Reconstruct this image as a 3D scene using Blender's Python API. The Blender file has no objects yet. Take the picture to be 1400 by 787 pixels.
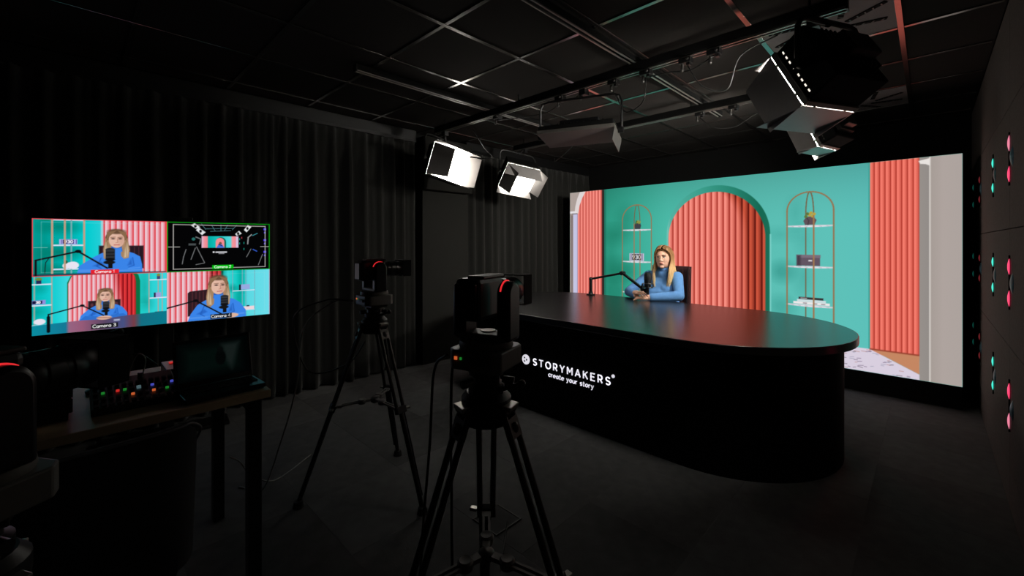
import bpy, bmesh, math, random
import numpy as np
from mathutils import Vector, Matrix

random.seed(7)
SC = bpy.context.scene
COL = SC.collection
R = math.radians

# ------------------------------------------------------------------ camera, world, exposure
cam = bpy.data.cameras.new('camera')
cam.sensor_width = 36.0
cam.lens = 36.0 * 582.0 / 1400.0
cam.shift_y = -61.5 / 1400.0
cam.clip_start = 0.02
cam_ob = bpy.data.objects.new('camera', cam)
COL.objects.link(cam_ob)
cam_ob.location = (0.0, 0.0, 1.30)
cam_ob.rotation_euler = (R(90), 0.0, math.atan2(0.6997, 0.7144))
SC.camera = cam_ob

world = bpy.data.worlds.new('dark_room_world')
SC.world = world
world.use_nodes = True
world.node_tree.nodes['Background'].inputs[0].default_value = (0.5, 0.52, 0.55, 1)
world.node_tree.nodes['Background'].inputs[1].default_value = 0.0

SC.view_settings.view_transform = 'Standard'
SC.view_settings.look = 'None'
SC.view_settings.exposure = 0.0
SC.view_settings.gamma = 1.0
SC.view_settings.use_curve_mapping = False
SC.cycles.use_denoising = True
SC.cycles.max_bounces = 8
SC.cycles.sample_clamp_indirect = 4.0

KEY_L = 14.0         # radiance of the lit lamp nearest the curtain
KEY2_L = 17.0       # the lit lamp beside the video wall, aimed at the presenter
FILL_L = 85.0       # the big lamp nearest the viewer
FILL2_L = 310.0     # the lamp beyond it, aimed at the presenter
LED_L = 1.0         # radiance scale of the video wall
TV_L = 1.0

# ------------------------------------------------------------------ materials
def lin(c):
    return tuple(((x / 255.0) / 12.92 if x / 255.0 <= 0.04045 else ((x / 255.0 + 0.055) / 1.055) ** 2.4) for x in c)

MATS = {}
def mat(name, rgb, rough=0.5, metal=0.0, spec=0.5, var=0.15, scale=30.0, bump=0.0, bscale=None, sheen=0.0, coat=0.0, aniso=None, objrand=0.0):
    """procedural surface: colour varied by noise, optional bump; rgb in sRGB 0..255"""
    if name in MATS: return MATS[name]
    m = bpy.data.materials.new(name); m.use_nodes = True
    nt = m.node_tree; N = nt.nodes; L = nt.links
    b = N['Principled BSDF']
    c = lin(rgb)
    tc = N.new('ShaderNodeTexCoord')
    no = N.new('ShaderNodeTexNoise'); no.inputs['Scale'].default_value = scale; no.inputs['Detail'].default_value = 5
    L.new(tc.outputs['Object'], no.inputs['Vector'])
    mx = N.new('ShaderNodeMix'); mx.data_type = 'RGBA'
    mx.inputs[6].default_value = tuple(x * (1 - var) for x in c) + (1,)
    mx.inputs[7].default_value = tuple(min(1, x * (1 + var)) for x in c) + (1,)
    L.new(no.outputs['Fac'], mx.inputs[0])
    out = mx.outputs[2]
    if objrand > 0:
        oi = N.new('ShaderNodeObjectInfo')
        mr = N.new('ShaderNodeMapRange'); mr.inputs[3].default_value = 1 - objrand; mr.inputs[4].default_value = 1 + objrand
        L.new(oi.outputs['Random'], mr.inputs[0])
        mm = N.new('ShaderNodeMix'); mm.data_type = 'RGBA'; mm.blend_type = 'MULTIPLY'; mm.inputs[0].default_value = 1
        L.new(out, mm.inputs[6]); L.new(mr.outputs[0], mm.inputs[7]); out = mm.outputs[2]
    L.new(out, b.inputs['Base Color'])
    b.inputs['Roughness'].default_value = rough
    b.inputs['Metallic'].default_value = metal
    b.inputs['Specular IOR Level'].default_value = spec
    b.inputs['Sheen Weight'].default_value = sheen
    b.inputs['Coat Weight'].default_value = coat
    if bump > 0:
        n2 = N.new('ShaderNodeTexNoise'); n2.inputs['Scale'].default_value = bscale or scale * 4; n2.inputs['Detail'].default_value = 3
        L.new(tc.outputs['Object'], n2.inputs['Vector'])
        bp = N.new('ShaderNodeBump'); bp.inputs['Strength'].default_value = bump; bp.inputs['Distance'].default_value = 0.004
        L.new(n2.outputs['Fac'], bp.inputs['Height']); L.new(bp.outputs[0], b.inputs['Normal'])
    MATS[name] = m
    return m

def glow(name, rgb, strength, base=(10, 10, 10)):
    if name in MATS: return MATS[name]
    m = mat(name, base, 0.4, var=0.0)
    b = m.node_tree.nodes['Principled BSDF']
    b.inputs['Emission Color'].default_value = lin(rgb) + (1,)
    b.inputs['Emission Strength'].default_value = strength
    return m

def screen_mat(name, strength):
    m = bpy.data.materials.new(name); m.use_nodes = True
    nt = m.node_tree; nt.nodes.remove(nt.nodes['Principled BSDF'])
    at = nt.nodes.new('ShaderNodeAttribute'); at.attribute_name = 'picture'
    em = nt.nodes.new('ShaderNodeEmission'); em.inputs['Strength'].default_value = strength
    nt.links.new(at.outputs['Color'], em.inputs['Color'])
    nt.links.new(em.outputs[0], nt.nodes['Material Output'].inputs['Surface'])
    return m

BLACK = mat('black_metal', (17, 17, 18), 0.42, 0.0, 0.5)
SATIN = mat('black_satin_plastic', (20, 20, 21), 0.35, 0.0, 0.5)
MATTE = mat('matte_black', (9, 9, 9), 0.8, 0.0, 0.2)
RUBBER = mat('black_rubber', (12, 12, 12), 0.7)
GUN = mat('gunmetal', (92, 90, 88), 0.36, 0.8)
SILVER = mat('brushed_silver', (190, 188, 182), 0.32, 0.9)
GREYP = mat('grey_painted_metal', (118, 114, 112), 0.6, 0.0, 0.4, var=0.06)
CURT = mat('black_velvet', (42, 42, 40), 0.95, 0.0, 0.1, var=0.2, scale=60, bump=0.2, bscale=900, sheen=0.15)
CABLE = mat('black_cable', (14, 14, 14), 0.45)
WCABLE = mat('pale_cable', (150, 150, 145), 0.5)

# ------------------------------------------------------------------ mesh builder
def frame(d):
    d = Vector(d).normalized()
    a = Vector((0, 0, 1)) if abs(d.z) < 0.95 else Vector((1, 0, 0))
    x = a.cross(d).normalized(); y = d.cross(x)
    return x, y, d

class MB:
    def __init__(s): s.v = []; s.f = []
    def add(s, vs, fs):
        o = len(s.v); s.v += [tuple(p) for p in vs]; s.f += [tuple(i + o for i in f) for f in fs]; return s
    def box(s, c, size, M=None):
        c = Vector(c); hx, hy, hz = [k / 2 for k in size]
        vs = [Vector((sx * hx, sy * hy, sz * hz)) for sx in (-1, 1) for sy in (-1, 1) for sz in (-1, 1)]
        if M is not None: vs = [M @ p for p in vs]
        return s.add([c + p for p in vs], [(0, 1, 3, 2), (4, 6, 7, 5), (0, 4, 5, 1), (2, 3, 7, 6), (0, 2, 6, 4), (1, 5, 7, 3)])
    def bar(s, p, q, w, h, roll=None):
        p = Vector(p); q = Vector(q); d = (q - p); x, y, z = frame(d)
        if roll is not None:
            y = Vector(roll); y = (y - z * y.dot(z)).normalized(); x = y.cross(z)
        M = Matrix((x, y, z)).transposed()
        return s.box((p + q) / 2, (w, h, d.length), M)
    def rod(s, p, q, r1, r2=None, n=12):
        r2 = r1 if r2 is None else r2
        p = Vector(p); q = Vector(q); x, y, z = frame(q - p)
        vs = []
        for c, r in ((p, r1), (q, r2)):
            for i in range(n):
                a = 2 * math.pi * i / n; vs.append(c + x * (r * math.cos(a)) + y * (r * math.sin(a)))
        fs = [(i, (i + 1) % n, n + (i + 1) % n, n + i) for i in range(n)]
        fs += [tuple(range(n - 1, -1, -1)), tuple(range(n, 2 * n))]
        return s.add(vs, fs)
    def ball(s, c, r, n=14, m=9, M=None):
        c = Vector(c); rr = r if hasattr(r, '__len__') else (r, r, r)
        vs = [Vector((0, 0, -rr[2]))]
        for j in range(1, m):
            t = math.pi * j / m
            for i in range(n):
                a = 2 * math.pi * i / n
                vs.append(Vector((rr[0] * math.sin(t) * math.cos(a), rr[1] * math.sin(t) * math.sin(a), -rr[2] * math.cos(t))))
        vs.append(Vector((0, 0, rr[2])))
        if M is not None: vs = [M @ p for p in vs]
        vs = [c + p for p in vs]
        fs = [(0, 1 + (i + 1) % n, 1 + i) for i in range(n)]
        for j in range(m - 2):
            o = 1 + j * n
            fs += [(o + i, o + (i + 1) % n, o + n + (i + 1) % n, o + n + i) for i in range(n)]
        o = 1 + (m - 2) * n; t = len(vs) - 1
        fs += [(o + i, o + (i + 1) % n, t) for i in range(n)]
        return s.add(vs, fs)
    def cap(s, p, q, r1, r2, n=14):
        s.rod(p, q, r1, r2, n); s.ball(p, r1, n, 8); s.ball(q, r2, n, 8); return s
    def tube(s, pts, r, n=8, flat=1.0):
        pts = [Vector(p) for p in pts]; k = len(pts)
        rs = list(r) if hasattr(r, '__len__') else [r] * k
        vs = []; x = None
        for i, p in enumerate(pts):
            d = (pts[min(i + 1, k - 1)] - pts[max(i - 1, 0)]).normalized()
            if x is None: x, y, _ = frame(d)
            else:
                x = (x - d * x.dot(d)).normalized(); y = d.cross(x)
            for j in range(n):
                a = 2 * math.pi * j / n
                vs.append(p + x * (rs[i] * math.cos(a)) + y * (rs[i] * flat * math.sin(a)))
        fs = []
        for i in range(k - 1):
            o = i * n
            fs += [(o + j, o + (j + 1) % n, o + n + (j + 1) % n, o + n + j) for j in range(n)]
        fs += [tuple(range(n - 1, -1, -1)), tuple(range((k - 1) * n, k * n))]
        return s.add(vs, fs)
    def lathe(s, prof, n=24, c=(0, 0, 0), axis=(0, 0, 1)):
        c = Vector(c); x, y, z = frame(axis)
        vs = []
        for r, h in prof:
            for i in range(n):
                a = 2 * math.pi * i / n
                vs.append(c + x * (r * math.cos(a)) + y * (r * math.sin(a)) + z * h)
        fs = []
        for j in range(len(prof) - 1):
            o = j * n
            fs += [(o + i, o + (i + 1) % n, o + n + (i + 1) % n, o + n + i) for i in range(n)]
        fs += [tuple(range(n - 1, -1, -1)), tuple(range((len(prof) - 1) * n, len(prof) * n))]
        return s.add(vs, fs)
    def prism(s, poly, h0, h1, M=None, c=(0, 0, 0)):
        k = len(poly); c = Vector(c)
        vs = [Vector((p[0], p[1], h0)) for p in poly] + [Vector((p[0], p[1], h1)) for p in poly]
        if M is not None: vs = [M @ p for p in vs]
        vs = [c + p for p in vs]
        fs = [(i, (i + 1) % k, k + (i + 1) % k, k + i) for i in range(k)] + [tuple(range(k - 1, -1, -1)), tuple(range(k, 2 * k))]
        return s.add(vs, fs)
    def mesh(s, name, m=None, smooth=35):
        me = bpy.data.meshes.new(name); me.from_pydata(s.v, [], s.f); me.validate()
        if m: me.materials.append(m)
        if smooth:
            me.polygons.foreach_set('use_smooth', [True] * len(me.polygons)); me.set_sharp_from_angle(angle=R(smooth))
        me.update()
        return me
    def obj(s, name, m, parent=None, smooth=35, bevel=0.0):
        o = bpy.data.objects.new(name, s.mesh(name, m, smooth)); COL.objects.link(o)
        if parent is not None: o.parent = parent
        if bevel > 0:
            b = o.modifiers.new('bevel', 'BEVEL'); b.width = bevel; b.segments = 2; b.limit_method = 'ANGLE'; b.angle_limit = R(40)
        return o

def thing(name, label, cat, loc=(0, 0, 0), rotz=0.0, group=None):
    o = bpy.data.objects.new(name, None); o.empty_display_size = 0.1; COL.objects.link(o)
    o.location = loc; o.rotation_euler = (0, 0, rotz); o['label'] = label; o['category'] = cat
    if group: o['group'] = group
    return o
def tag(o, label, cat, group=None):
    o['label'] = label; o['category'] = cat
    if group: o['group'] = group
    return o
def struct(o):
    o['kind'] = 'structure'; return o
def inst(name, me, parent, loc):
    o = bpy.data.objects.new(name, me); COL.objects.link(o); o.parent = parent; o.location = loc; return o
def spline(pts, k=8):
    P = [Vector(p) for p in pts]; P = [P[0] * 2 - P[1]] + P + [P[-1] * 2 - P[-2]]
    out = []
    for i in range(1, len(P) - 2):
        a, b, c, d = P[i - 1:i + 3]
        for j in range(k):
            t = j / k
            out.append(0.5 * ((2 * b) + (c - a) * t + (2 * a - 5 * b + 4 * c - d) * t * t + (3 * b - a - 3 * c + d) * t ** 3))
    out.append(P[-2]); return out
def baked(o):
    """apply the modifiers of an object into its mesh"""
    dg = bpy.context.evaluated_depsgraph_get(); dg.update()
    me = bpy.data.meshes.new_from_object(o.evaluated_get(dg)); o.modifiers.clear(); o.data = me; return me
def fuse(o, voxel, it=4, fac=0.5):
    m = o.modifiers.new('fuse', 'REMESH'); m.mode = 'VOXEL'; m.voxel_size = voxel; m.use_smooth_shade = True
    if it:
        q = o.modifiers.new('soft', 'SMOOTH'); q.iterations = it; q.factor = fac
    me = baked(o); me.polygons.foreach_set('use_smooth', [True] * len(me.polygons)); return o

# ------------------------------------------------------------------ room shell
XL, XR, YF, YB, ZC = -4.05, 0.283, -1.6, 5.8, 2.5
carpet = mat('dark_carpet', (92, 92, 92), 0.95, 0.0, 0.1, var=0.35, scale=14, bump=0.6, bscale=420, objrand=0.22)
floor = struct(MB().box(((XL + XR) / 2, (YF + YB) / 2, -0.055), (XR - XL + 0.4, YB - YF + 0.4, 0.1)).obj('floor', carpet, smooth=0))
tile_me = MB().box((0, 0, -0.0025), (0.4995, 0.4995, 0.005)).mesh('carpet_tile', carpet, 0)
for i in range(9):
    for j in range(15):
        x = XR - 0.25 - 0.5 * i; y = YB - 0.25 - 0.5 * j
        if x > XL - 0.1: inst('carpet_tile', tile_me, floor, (x, y, random.uniform(-0.0006, 0)))
wallm = mat('black_wall_paint', (16, 16, 16), 0.85, 0.0, 0.2)
struct(MB().box((XL - 0.05, (YF + YB) / 2, ZC / 2), (0.1, YB - YF, ZC + 0.1)).obj('wall_left', wallm, smooth=0))
struct(MB().box(((XL + XR) / 2, YB + 0.05, ZC / 2), (XR - XL, 0.1, ZC + 0.1)).obj('wall_back', wallm, smooth=0))
struct(MB().box(((XL + XR) / 2, YF - 0.05, ZC / 2), (XR - XL, 0.1, ZC + 0.1)).obj('wall_front', wallm, smooth=0))
felt = mat('charcoal_acoustic_felt', (106, 98, 94), 0.95, 0.0, 0.1, var=0.3, scale=90, bump=0.4, bscale=300)
wr = struct(MB().box((XR + 0.07, (YF + YB) / 2, ZC / 2), (0.1, YB - YF, ZC + 0.1)).obj('wall_right', wallm, smooth=0))
ys = [YF, -0.4, 0.8, 2.0, 3.2, 4.4, YB]; zs = [0.0, 0.19, 0.79, 1.37, 1.97, ZC]
for a, b in zip(ys, ys[1:]):
    for c, d in zip(zs, zs[1:]):
        MB().box((XR + 0.01, (a + b) / 2, (c + d) / 2), (0.02, b - a - 0.004, d - c - 0.004)).obj('wall_panel', felt, wr, 0, 0.0015)

# ceiling: black tiles lying in a glossy T grid
tilem = mat('black_ceiling_tile', (48, 45, 43), 0.9, 0.0, 0.15, var=0.3, scale=220, bump=0.4, bscale=500, objrand=0.12)
barm = mat('black_glossy_grid_bar', (160, 157, 154), 0.2, 0.95)
ceil_ = struct(MB().box(((XL + XR) / 2, (YF + YB) / 2, ZC + 0.09), (XR - XL + 0.3, YB - YF + 0.3, 0.1)).obj('ceiling', wallm, smooth=0))
gx = [XL] + [-0.112 - 0.6 * k for k in range(6, -1, -1)] + [XR]
gy = [YF] + [1.42 + 0.6 * k for k in range(-5, 8)] + [YB]
diff_cells = {(-0.712, 2.62), (-0.712, 4.42)}
for a, b in zip(gx, gx[1:]):
    for c, d in zip(gy, gy[1:]):
        if any(abs(a - p) < 0.01 and abs(c - q) < 0.01 for p, q in diff_cells): continue
        MB().box(((a + b) / 2, (c + d) / 2, ZC + 0.018), (b - a - 0.004, d - c - 0.004, 0.02)).obj('ceiling_tile', tilem, ceil_, 0)
for x in gx[1:-1]:
    MB().box((x, (YF + YB) / 2, ZC + 0.004), (0.026, YB - YF, 0.007)).obj('grid_bar', barm, ceil_, 0, 0.001)
for y in gy[1:-1]:
    for a, b in zip(gx, gx[1:]):
        MB().box(((a + b) / 2, y, ZC + 0.0045), (b - a - 0.028, 0.024, 0.006)).obj('grid_bar', barm, ceil_, 0, 0.001)

def vent(x0, y0, label):
    t = thing('ceiling_vent', label, 'vent', (x0 + 0.3, y0 + 0.3, ZC))
    vm = mat('pale_grey_vent', (135, 130, 130), 0.55, 0.0, 0.4, var=0.08)
    p = MB().box((0, 0, 0.016), (0.596, 0.596, 0.02)).obj('face_plate', vm, t, 0, 0.002)
    for k in range(8):
        a = k * math.pi / 4 + 0.2
        M = Matrix.Rotation(a, 3, 'Z')
        MB().box(M @ Vector((0.17, 0.06, 0.0045)), (0.2, 0.026, 0.006), M).obj('slot', MATTE, t, 0)
        for q in range(5):
            b = M @ Vector((0.09 + 0.04 * q, 0.06, 0.0015))
            MB().box(b, (0.006, 0.024, 0.006), M @ Matrix.Rotation(0.5, 3, 'Z')).obj('vane', GUN, t, 0)
    return t
vent(-0.712, 2.62, 'pale grey square swirl air vent in ceiling above nearest lamp')
vent(-0.712, 4.42, 'dim square swirl air vent in ceiling near the video wall')

# bulkhead panel and flat wall bay between the two curtains on the left
bay = mat('charcoal_fabric_wall', (40, 40, 38), 0.95, 0.0, 0.1, var=0.25, scale=120, bump=0.3, bscale=400)
struct(MB().box((-3.93, 2.88, 0.93), (0.16, 0.62, 1.86)).obj('trim_1', bay, smooth=0, bevel=0.004))
struct(MB().box((-3.90, 2.88, 2.15), (0.22, 0.66, 0.56)).obj('trim_2', bay, smooth=0, bevel=0.006))

# ------------------------------------------------------------------ picture painter for the screens
class Paint:
    """colours on a flat pixel grid measured in metres; y up"""
    def __init__(s, W, Hh, nx, ny, base):
        s.W, s.H, s.nx, s.ny = W, Hh, nx, ny
        s.X, s.Y = np.meshgrid(np.linspace(0, W, nx), np.linspace(0, Hh, ny))
        s.C = np.zeros((ny, nx, 3)); s.C[:] = np.array(base) / 255.0
        s.aa = W / nx * 0.7; s.clip = None
        s.ox = s.oy = 0.0; s.k = 1.0
    def view(s, ox, oy, w, h):
        s.ox, s.oy, s.k = ox, oy, h; s.clip = (ox, oy, ox + w, oy + h)
    def win(s, x0, y0, x1, y1, pad):
        x0, x1, y0, y1 = x0 - pad, x1 + pad, y0 - pad, y1 + pad
        if s.clip: x0, y0, x1, y1 = max(x0, s.clip[0]), max(y0, s.clip[1]), min(x1, s.clip[2]), min(y1, s.clip[3])
        fx, fy = (s.nx - 1) / s.W, (s.ny - 1) / s.H
        i0, i1 = max(0, math.ceil(x0 * fx)), min(s.nx, math.floor(x1 * fx) + 1)
        j0, j1 = max(0, math.ceil(y0 * fy)), min(s.ny, math.floor(y1 * fy) + 1)
        if i1 <= i0 or j1 <= j0: return None
        return (slice(j0, j1), slice(i0, i1))
    def put(s, w, a, col):
        a = a[..., None]
        col = col if isinstance(col, np.ndarray) else np.array(col) / 255.0
        s.C[w] = s.C[w] * (1 - a) + col * a
    def cov(s, d, soft):
        e = max(soft, s.aa); return np.clip(0.5 - d / (2 * e), 0, 1)
    def T(s, x, y): return s.ox + x * s.k, s.oy + y * s.k
    def rect(s, x0, y0, x1, y1, col, soft=0, op=1, fn=None):
        x0, y0 = s.T(x0, y0); x1, y1 = s.T(x1, y1); soft *= s.k
        w = s.win(x0, y0, x1, y1, soft + 2 * s.aa)
        if w is None: return
        X, Y = s.X[w], s.Y[w]
        d = np.maximum(np.abs(X - (x0 + x1) / 2) - (x1 - x0) / 2, np.abs(Y - (y0 + y1) / 2) - (y1 - y0) / 2)
        s.put(w, s.cov(d, soft) * op, fn(X, Y) if fn else col)
    def frame(s, x0, y0, x1, y1, wd, col, op=1):
        for a in ((x0, y0, x1, y0), (x1, y0, x1, y1), (x1, y1, x0, y1), (x0, y1, x0, y0)): s.seg(*a, wd, col, op=op)
    def ell(s, cx, cy, rx, ry, col, soft=0, op=1, rot=0.0):
        cx, cy = s.T(cx, cy); rx *= s.k; ry *= s.k; soft *= s.k
        m = max(rx, ry); w = s.win(cx - m, cy - m, cx + m, cy + m, soft + 2 * s.aa)
        if w is None: return
        X, Y = s.X[w] - cx, s.Y[w] - cy
        if rot: X, Y = X * math.cos(rot) + Y * math.sin(rot), -X * math.sin(rot) + Y * math.cos(rot)
        q = np.sqrt((X / rx) ** 2 + (Y / ry) ** 2); d = (q - 1) * min(rx, ry)
        s.put(w, s.cov(d, soft) * op, col)
    def seg(s, x0, y0, x1, y1, wd, col, soft=0, op=1):
        x0, y0 = s.T(x0, y0); x1, y1 = s.T(x1, y1); wd *= s.k; soft *= s.k
        w = s.win(min(x0, x1), min(y0, y1), max(x0, x1), max(y0, y1), wd + soft + 2 * s.aa)
        if w is None: return
        X, Y = s.X[w] - x0, s.Y[w] - y0; dx, dy = x1 - x0, y1 - y0
        t = np.clip((X * dx + Y * dy) / (dx * dx + dy * dy + 1e-12), 0, 1)
        d = np.hypot(X - t * dx, Y - t * dy) - wd / 2
        s.put(w, s.cov(d, soft) * op, col)
    def line(s, pts, wd, col, soft=0, op=1):
        for a, b in zip(pts, pts[1:]): s.seg(a[0], a[1], b[0], b[1], wd, col, soft, op)
    def poly(s, pts, col, soft=0, op=1, fn=None):
        P = [s.T(*p) for p in pts]; soft *= s.k
        xs = [p[0] for p in P]; ysn = [p[1] for p in P]
        w = s.win(min(xs), min(ysn), max(xs), max(ysn), soft + 2 * s.aa)
        if w is None: return
        X, Y = s.X[w], s.Y[w]; ins = np.zeros(X.shape, bool); dm = np.full(X.shape, 1e9)
        for (ax, ay), (bx, by) in zip(P, P[1:] + P[:1]):
            dx, dy = bx - ax, by - ay
            t = np.clip(((X - ax) * dx + (Y - ay) * dy) / (dx * dx + dy * dy + 1e-12), 0, 1)
            dm = np.minimum(dm, np.hypot(X - ax - t * dx, Y - ay - t * dy))
            c = (ay > Y) != (by > Y)
            ins ^= c & (X < ax + (Y - ay) * dx / (dy if abs(dy) > 1e-12 else 1e-12))
        s.put(w, s.cov(np.where(ins, -dm, dm), soft) * op, fn(X, Y) if fn else col)
    def text(s, txt, x, y, h, wd, col, gap=0.18):
        for ch in txt:
            if ch == ' ': x += 0.5 * h; continue
            w, st = GLYPH[ch]
            for l in st: s.line([(x + px * h, y + py * h) for px, py in l], wd, col)
            x += (w + gap) * h
    def object(s, name, mtl, parent, M):
        """the picture as a flat vertex grid; M maps picture x, picture y, 0 into the thing's space"""
        n = s.nx * s.ny
        P = np.stack([s.X.ravel(), s.Y.ravel(), np.zeros(n), np.ones(n)], 1) @ np.array(M).T
        me = bpy.data.meshes.new(name)
        idx = np.arange(n).reshape(s.ny, s.nx)
        q = np.stack([idx[:-1, :-1], idx[:-1, 1:], idx[1:, 1:], idx[1:, :-1]], -1).reshape(-1, 4)
        me.vertices.add(n); me.vertices.foreach_set('co', P[:, :3].astype(np.float32).ravel())
        me.loops.add(q.size); me.loops.foreach_set('vertex_index', q.astype(np.int32).ravel())
        me.polygons.add(len(q)); me.polygons.foreach_set('loop_start', np.arange(0, q.size, 4, dtype=np.int32))
        me.update(calc_edges=True)
        at = me.color_attributes.new('picture', 'FLOAT_COLOR', 'POINT')
        C = np.clip(s.C, 0, 1); L = np.where(C <= 0.04045, C / 12.92, ((C + 0.055) / 1.055) ** 2.4).reshape(-1, 3)
        at.data.foreach_set('color', np.concatenate([L, np.ones((n, 1))], 1).astype(np.float32).ravel())
        me.materials.append(mtl)
        o = bpy.data.objects.new(name, me); COL.objects.link(o); o.parent = parent
        return o

def arc(cx, cy, rx, ry, a0, a1, n=14):
    return [(cx + rx * math.cos(R(a0 + (a1 - a0) * i / n)), cy + ry * math.sin(R(a0 + (a1 - a0) * i / n))) for i in range(n + 1)]
_round = arc(0.4, 0.5, 0.4, 0.5, 90, 450, 24)
_o = arc(0.28, 0.3, 0.28, 0.3, 0, 360, 16)
GLYPH = {
 'S': (0.66, [arc(0.33, 0.745, 0.3, 0.255, 35, 270, 12) + arc(0.33, 0.25, 0.32, 0.25, 90, -145, 12)]),
 'T': (0.74, [[(0, 1), (0.74, 1)], [(0.37, 1), (0.37, 0)]]),
 'O': (0.94, [arc(0.47, 0.5, 0.47, 0.5, 0, 360, 26)]),
 'R': (0.66, [[(0, 0), (0, 1), (0.36, 1)] + arc(0.36, 0.71, 0.28, 0.29, 90, -90, 10) + [(0, 0.42)], [(0.34, 0.42), (0.64, 0)]]),
 'Y': (0.78, [[(0, 1), (0.39, 0.45), (0.78, 1)], [(0.39, 0.45), (0.39, 0)]]),
 'M': (0.86, [[(0, 0), (0, 1), (0.43, 0.35), (0.86, 1), (0.86, 0)]]),
 'A': (0.82, [[(0, 0), (0.41, 1), (0.82, 0)], [(0.14, 0.3), (0.68, 0.3)]]),
 'K': (0.68, [[(0, 0), (0, 1)], [(0.64, 1), (0.03, 0.42)], [(0.24, 0.6), (0.68, 0)]]),
 'E': (0.6, [[(0.6, 1), (0, 1), (0, 0), (0.6, 0)], [(0, 0.52), (0.5, 0.52)]]),
 'C': (0.75, [arc(0.45, 0.5, 0.45, 0.5, 45, 315, 18)]),
 'c': (0.5, [arc(0.29, 0.3, 0.28, 0.3, 45, 315, 12)]),
 'r': (0.34, [[(0, 0), (0, 0.6)], [(0, 0.35)] + arc(0.24, 0.33, 0.24, 0.25, 170, 75, 6)]),
 'e': (0.56, [[(0, 0.32), (0.56, 0.32)] + arc(0.28, 0.3, 0.28, 0.3, 4, 315, 14)]),
 'a': (0.56, [_o, [(0.56, 0.6), (0.56, 0)]]),
 't': (0.36, [[(0.15, 0.85), (0.15, 0.12)] + arc(0.27, 0.12, 0.12, 0.12, 180, 290, 5), [(0, 0.6), (0.34, 0.6)]]),
 'y': (0.52, [[(0, 0.6), (0.26, 0.02)], [(0.52, 0.6), (0.26, 0.02), (0.14, -0.26), (0.02, -0.27)]]),
 'o': (0.56, [_o]),
 'u': (0.5, [[(0, 0.6)] + arc(0.25, 0.25, 0.25, 0.25, 180, 360, 10) + [(0.5, 0.6)], [(0.5, 0.3), (0.5, 0)]]),
 's': (0.42, [arc(0.21, 0.445, 0.19, 0.155, 40, 270, 9) + arc(0.21, 0.15, 0.2, 0.15, 90, -140, 9)]),
 'm': (0.84, [[(0, 0), (0, 0.6)], [(0, 0.3)] + arc(0.21, 0.36, 0.21, 0.24, 180, 0, 8) + [(0.42, 0)], [(0.42, 0.3)] + arc(0.63, 0.36, 0.21, 0.24, 180, 0, 8) + [(0.84, 0)]]),
 '1': (0.3, [[(0, 0.78), (0.25, 1), (0.25, 0)]]),
 '2': (0.58, [arc(0.29, 0.72, 0.28, 0.28, 160, -30, 10) + [(0, 0), (0.58, 0)]]),
 '3': (0.58, [arc(0.27, 0.755, 0.27, 0.245, 150, -90, 10) + arc(0.27, 0.255, 0.3, 0.255, 90, -150, 10)]),
 '4': (0.62, [[(0.46, 0), (0.46, 1), (0, 0.28), (0.62, 0.28)]]),
 '9': (0.58, [arc(0.29, 0.71, 0.28, 0.29, 0, 360, 14), arc(0.0, 0.6, 0.57, 0.6, 10, -75, 8)]),
 '0': (0.6, [arc(0.3, 0.5, 0.3, 0.5, 0, 360, 20)]),
}

def shelf_picture(p, x0, x1, i0, i1, top, spring, levels, bronze=(146, 116, 82), wd=0.012, foot=0.0, white=(226, 224, 232)):
    cx = (x0 + x1) / 2; mi = (i0 + i1) / 2
    p.line([(i1, foot), (i1, spring - 0.05)] + arc(mi, spring - 0.05, (i1 - i0) / 2, top - spring + 0.05, 0, 180, 16) + [(i0, foot)], wd * 0.75, tuple(0.8 * c for c in bronze))
    for z in levels:
        p.ell(cx, z + 0.003, (x1 - x0) / 2 + 0.001, 0.010, white)
        for q in range(6): p.seg(x0 + (x1 - x0) * (0.1 + 0.15 * q), z + 0.004, x0 + (x1 - x0) * (0.15 + 0.15 * q), z - 0.001, 0.005, (176, 172, 182))
        p.rect(x0, z + 0.004, x1, z + 0.011, tuple(c * 0.93 for c in white))
    p.line([(x0, foot), (x0, spring)] + arc(cx, spring, (x1 - x0) / 2, top - spring, 180, 0, 24) + [(x1, foot)], wd, bronze)

# ------------------------------------------------------------------ the LED video wall
LX, LY, LZ, LW, LH = -3.57, 4.8, 0.183, 3.756, 1.812
def lerp_cols(X, stops):
    xs = [a for a, _ in stops]; cs = np.array([c for _, c in stops]) / 255.0
    return np.stack([np.interp(X, xs, cs[:, i]) for i in range(3)], -1)
def pleats(x0, n, w, lit, dark, sharp=2.2):
    def fn(X, Y):
        ph = ((X - x0) / w * n) % 1.0
        q = np.clip(ph / 0.8, 0, 1)
        prof = np.interp(q, [0, 0.12, 0.35, 0.7, 1.0], [0.55, 1.0, 0.92, 0.62, 0.30])
        gap = np.clip((ph - 0.74) / 0.05, 0, 1) * np.clip((1.0 - ph) / 0.05, 0, 1)
        t = (prof * (1 - gap))[..., None]
        return np.array(dark) / 255.0 * (1 - t) + np.array(lit) / 255.0 * t
    return fn

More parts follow.
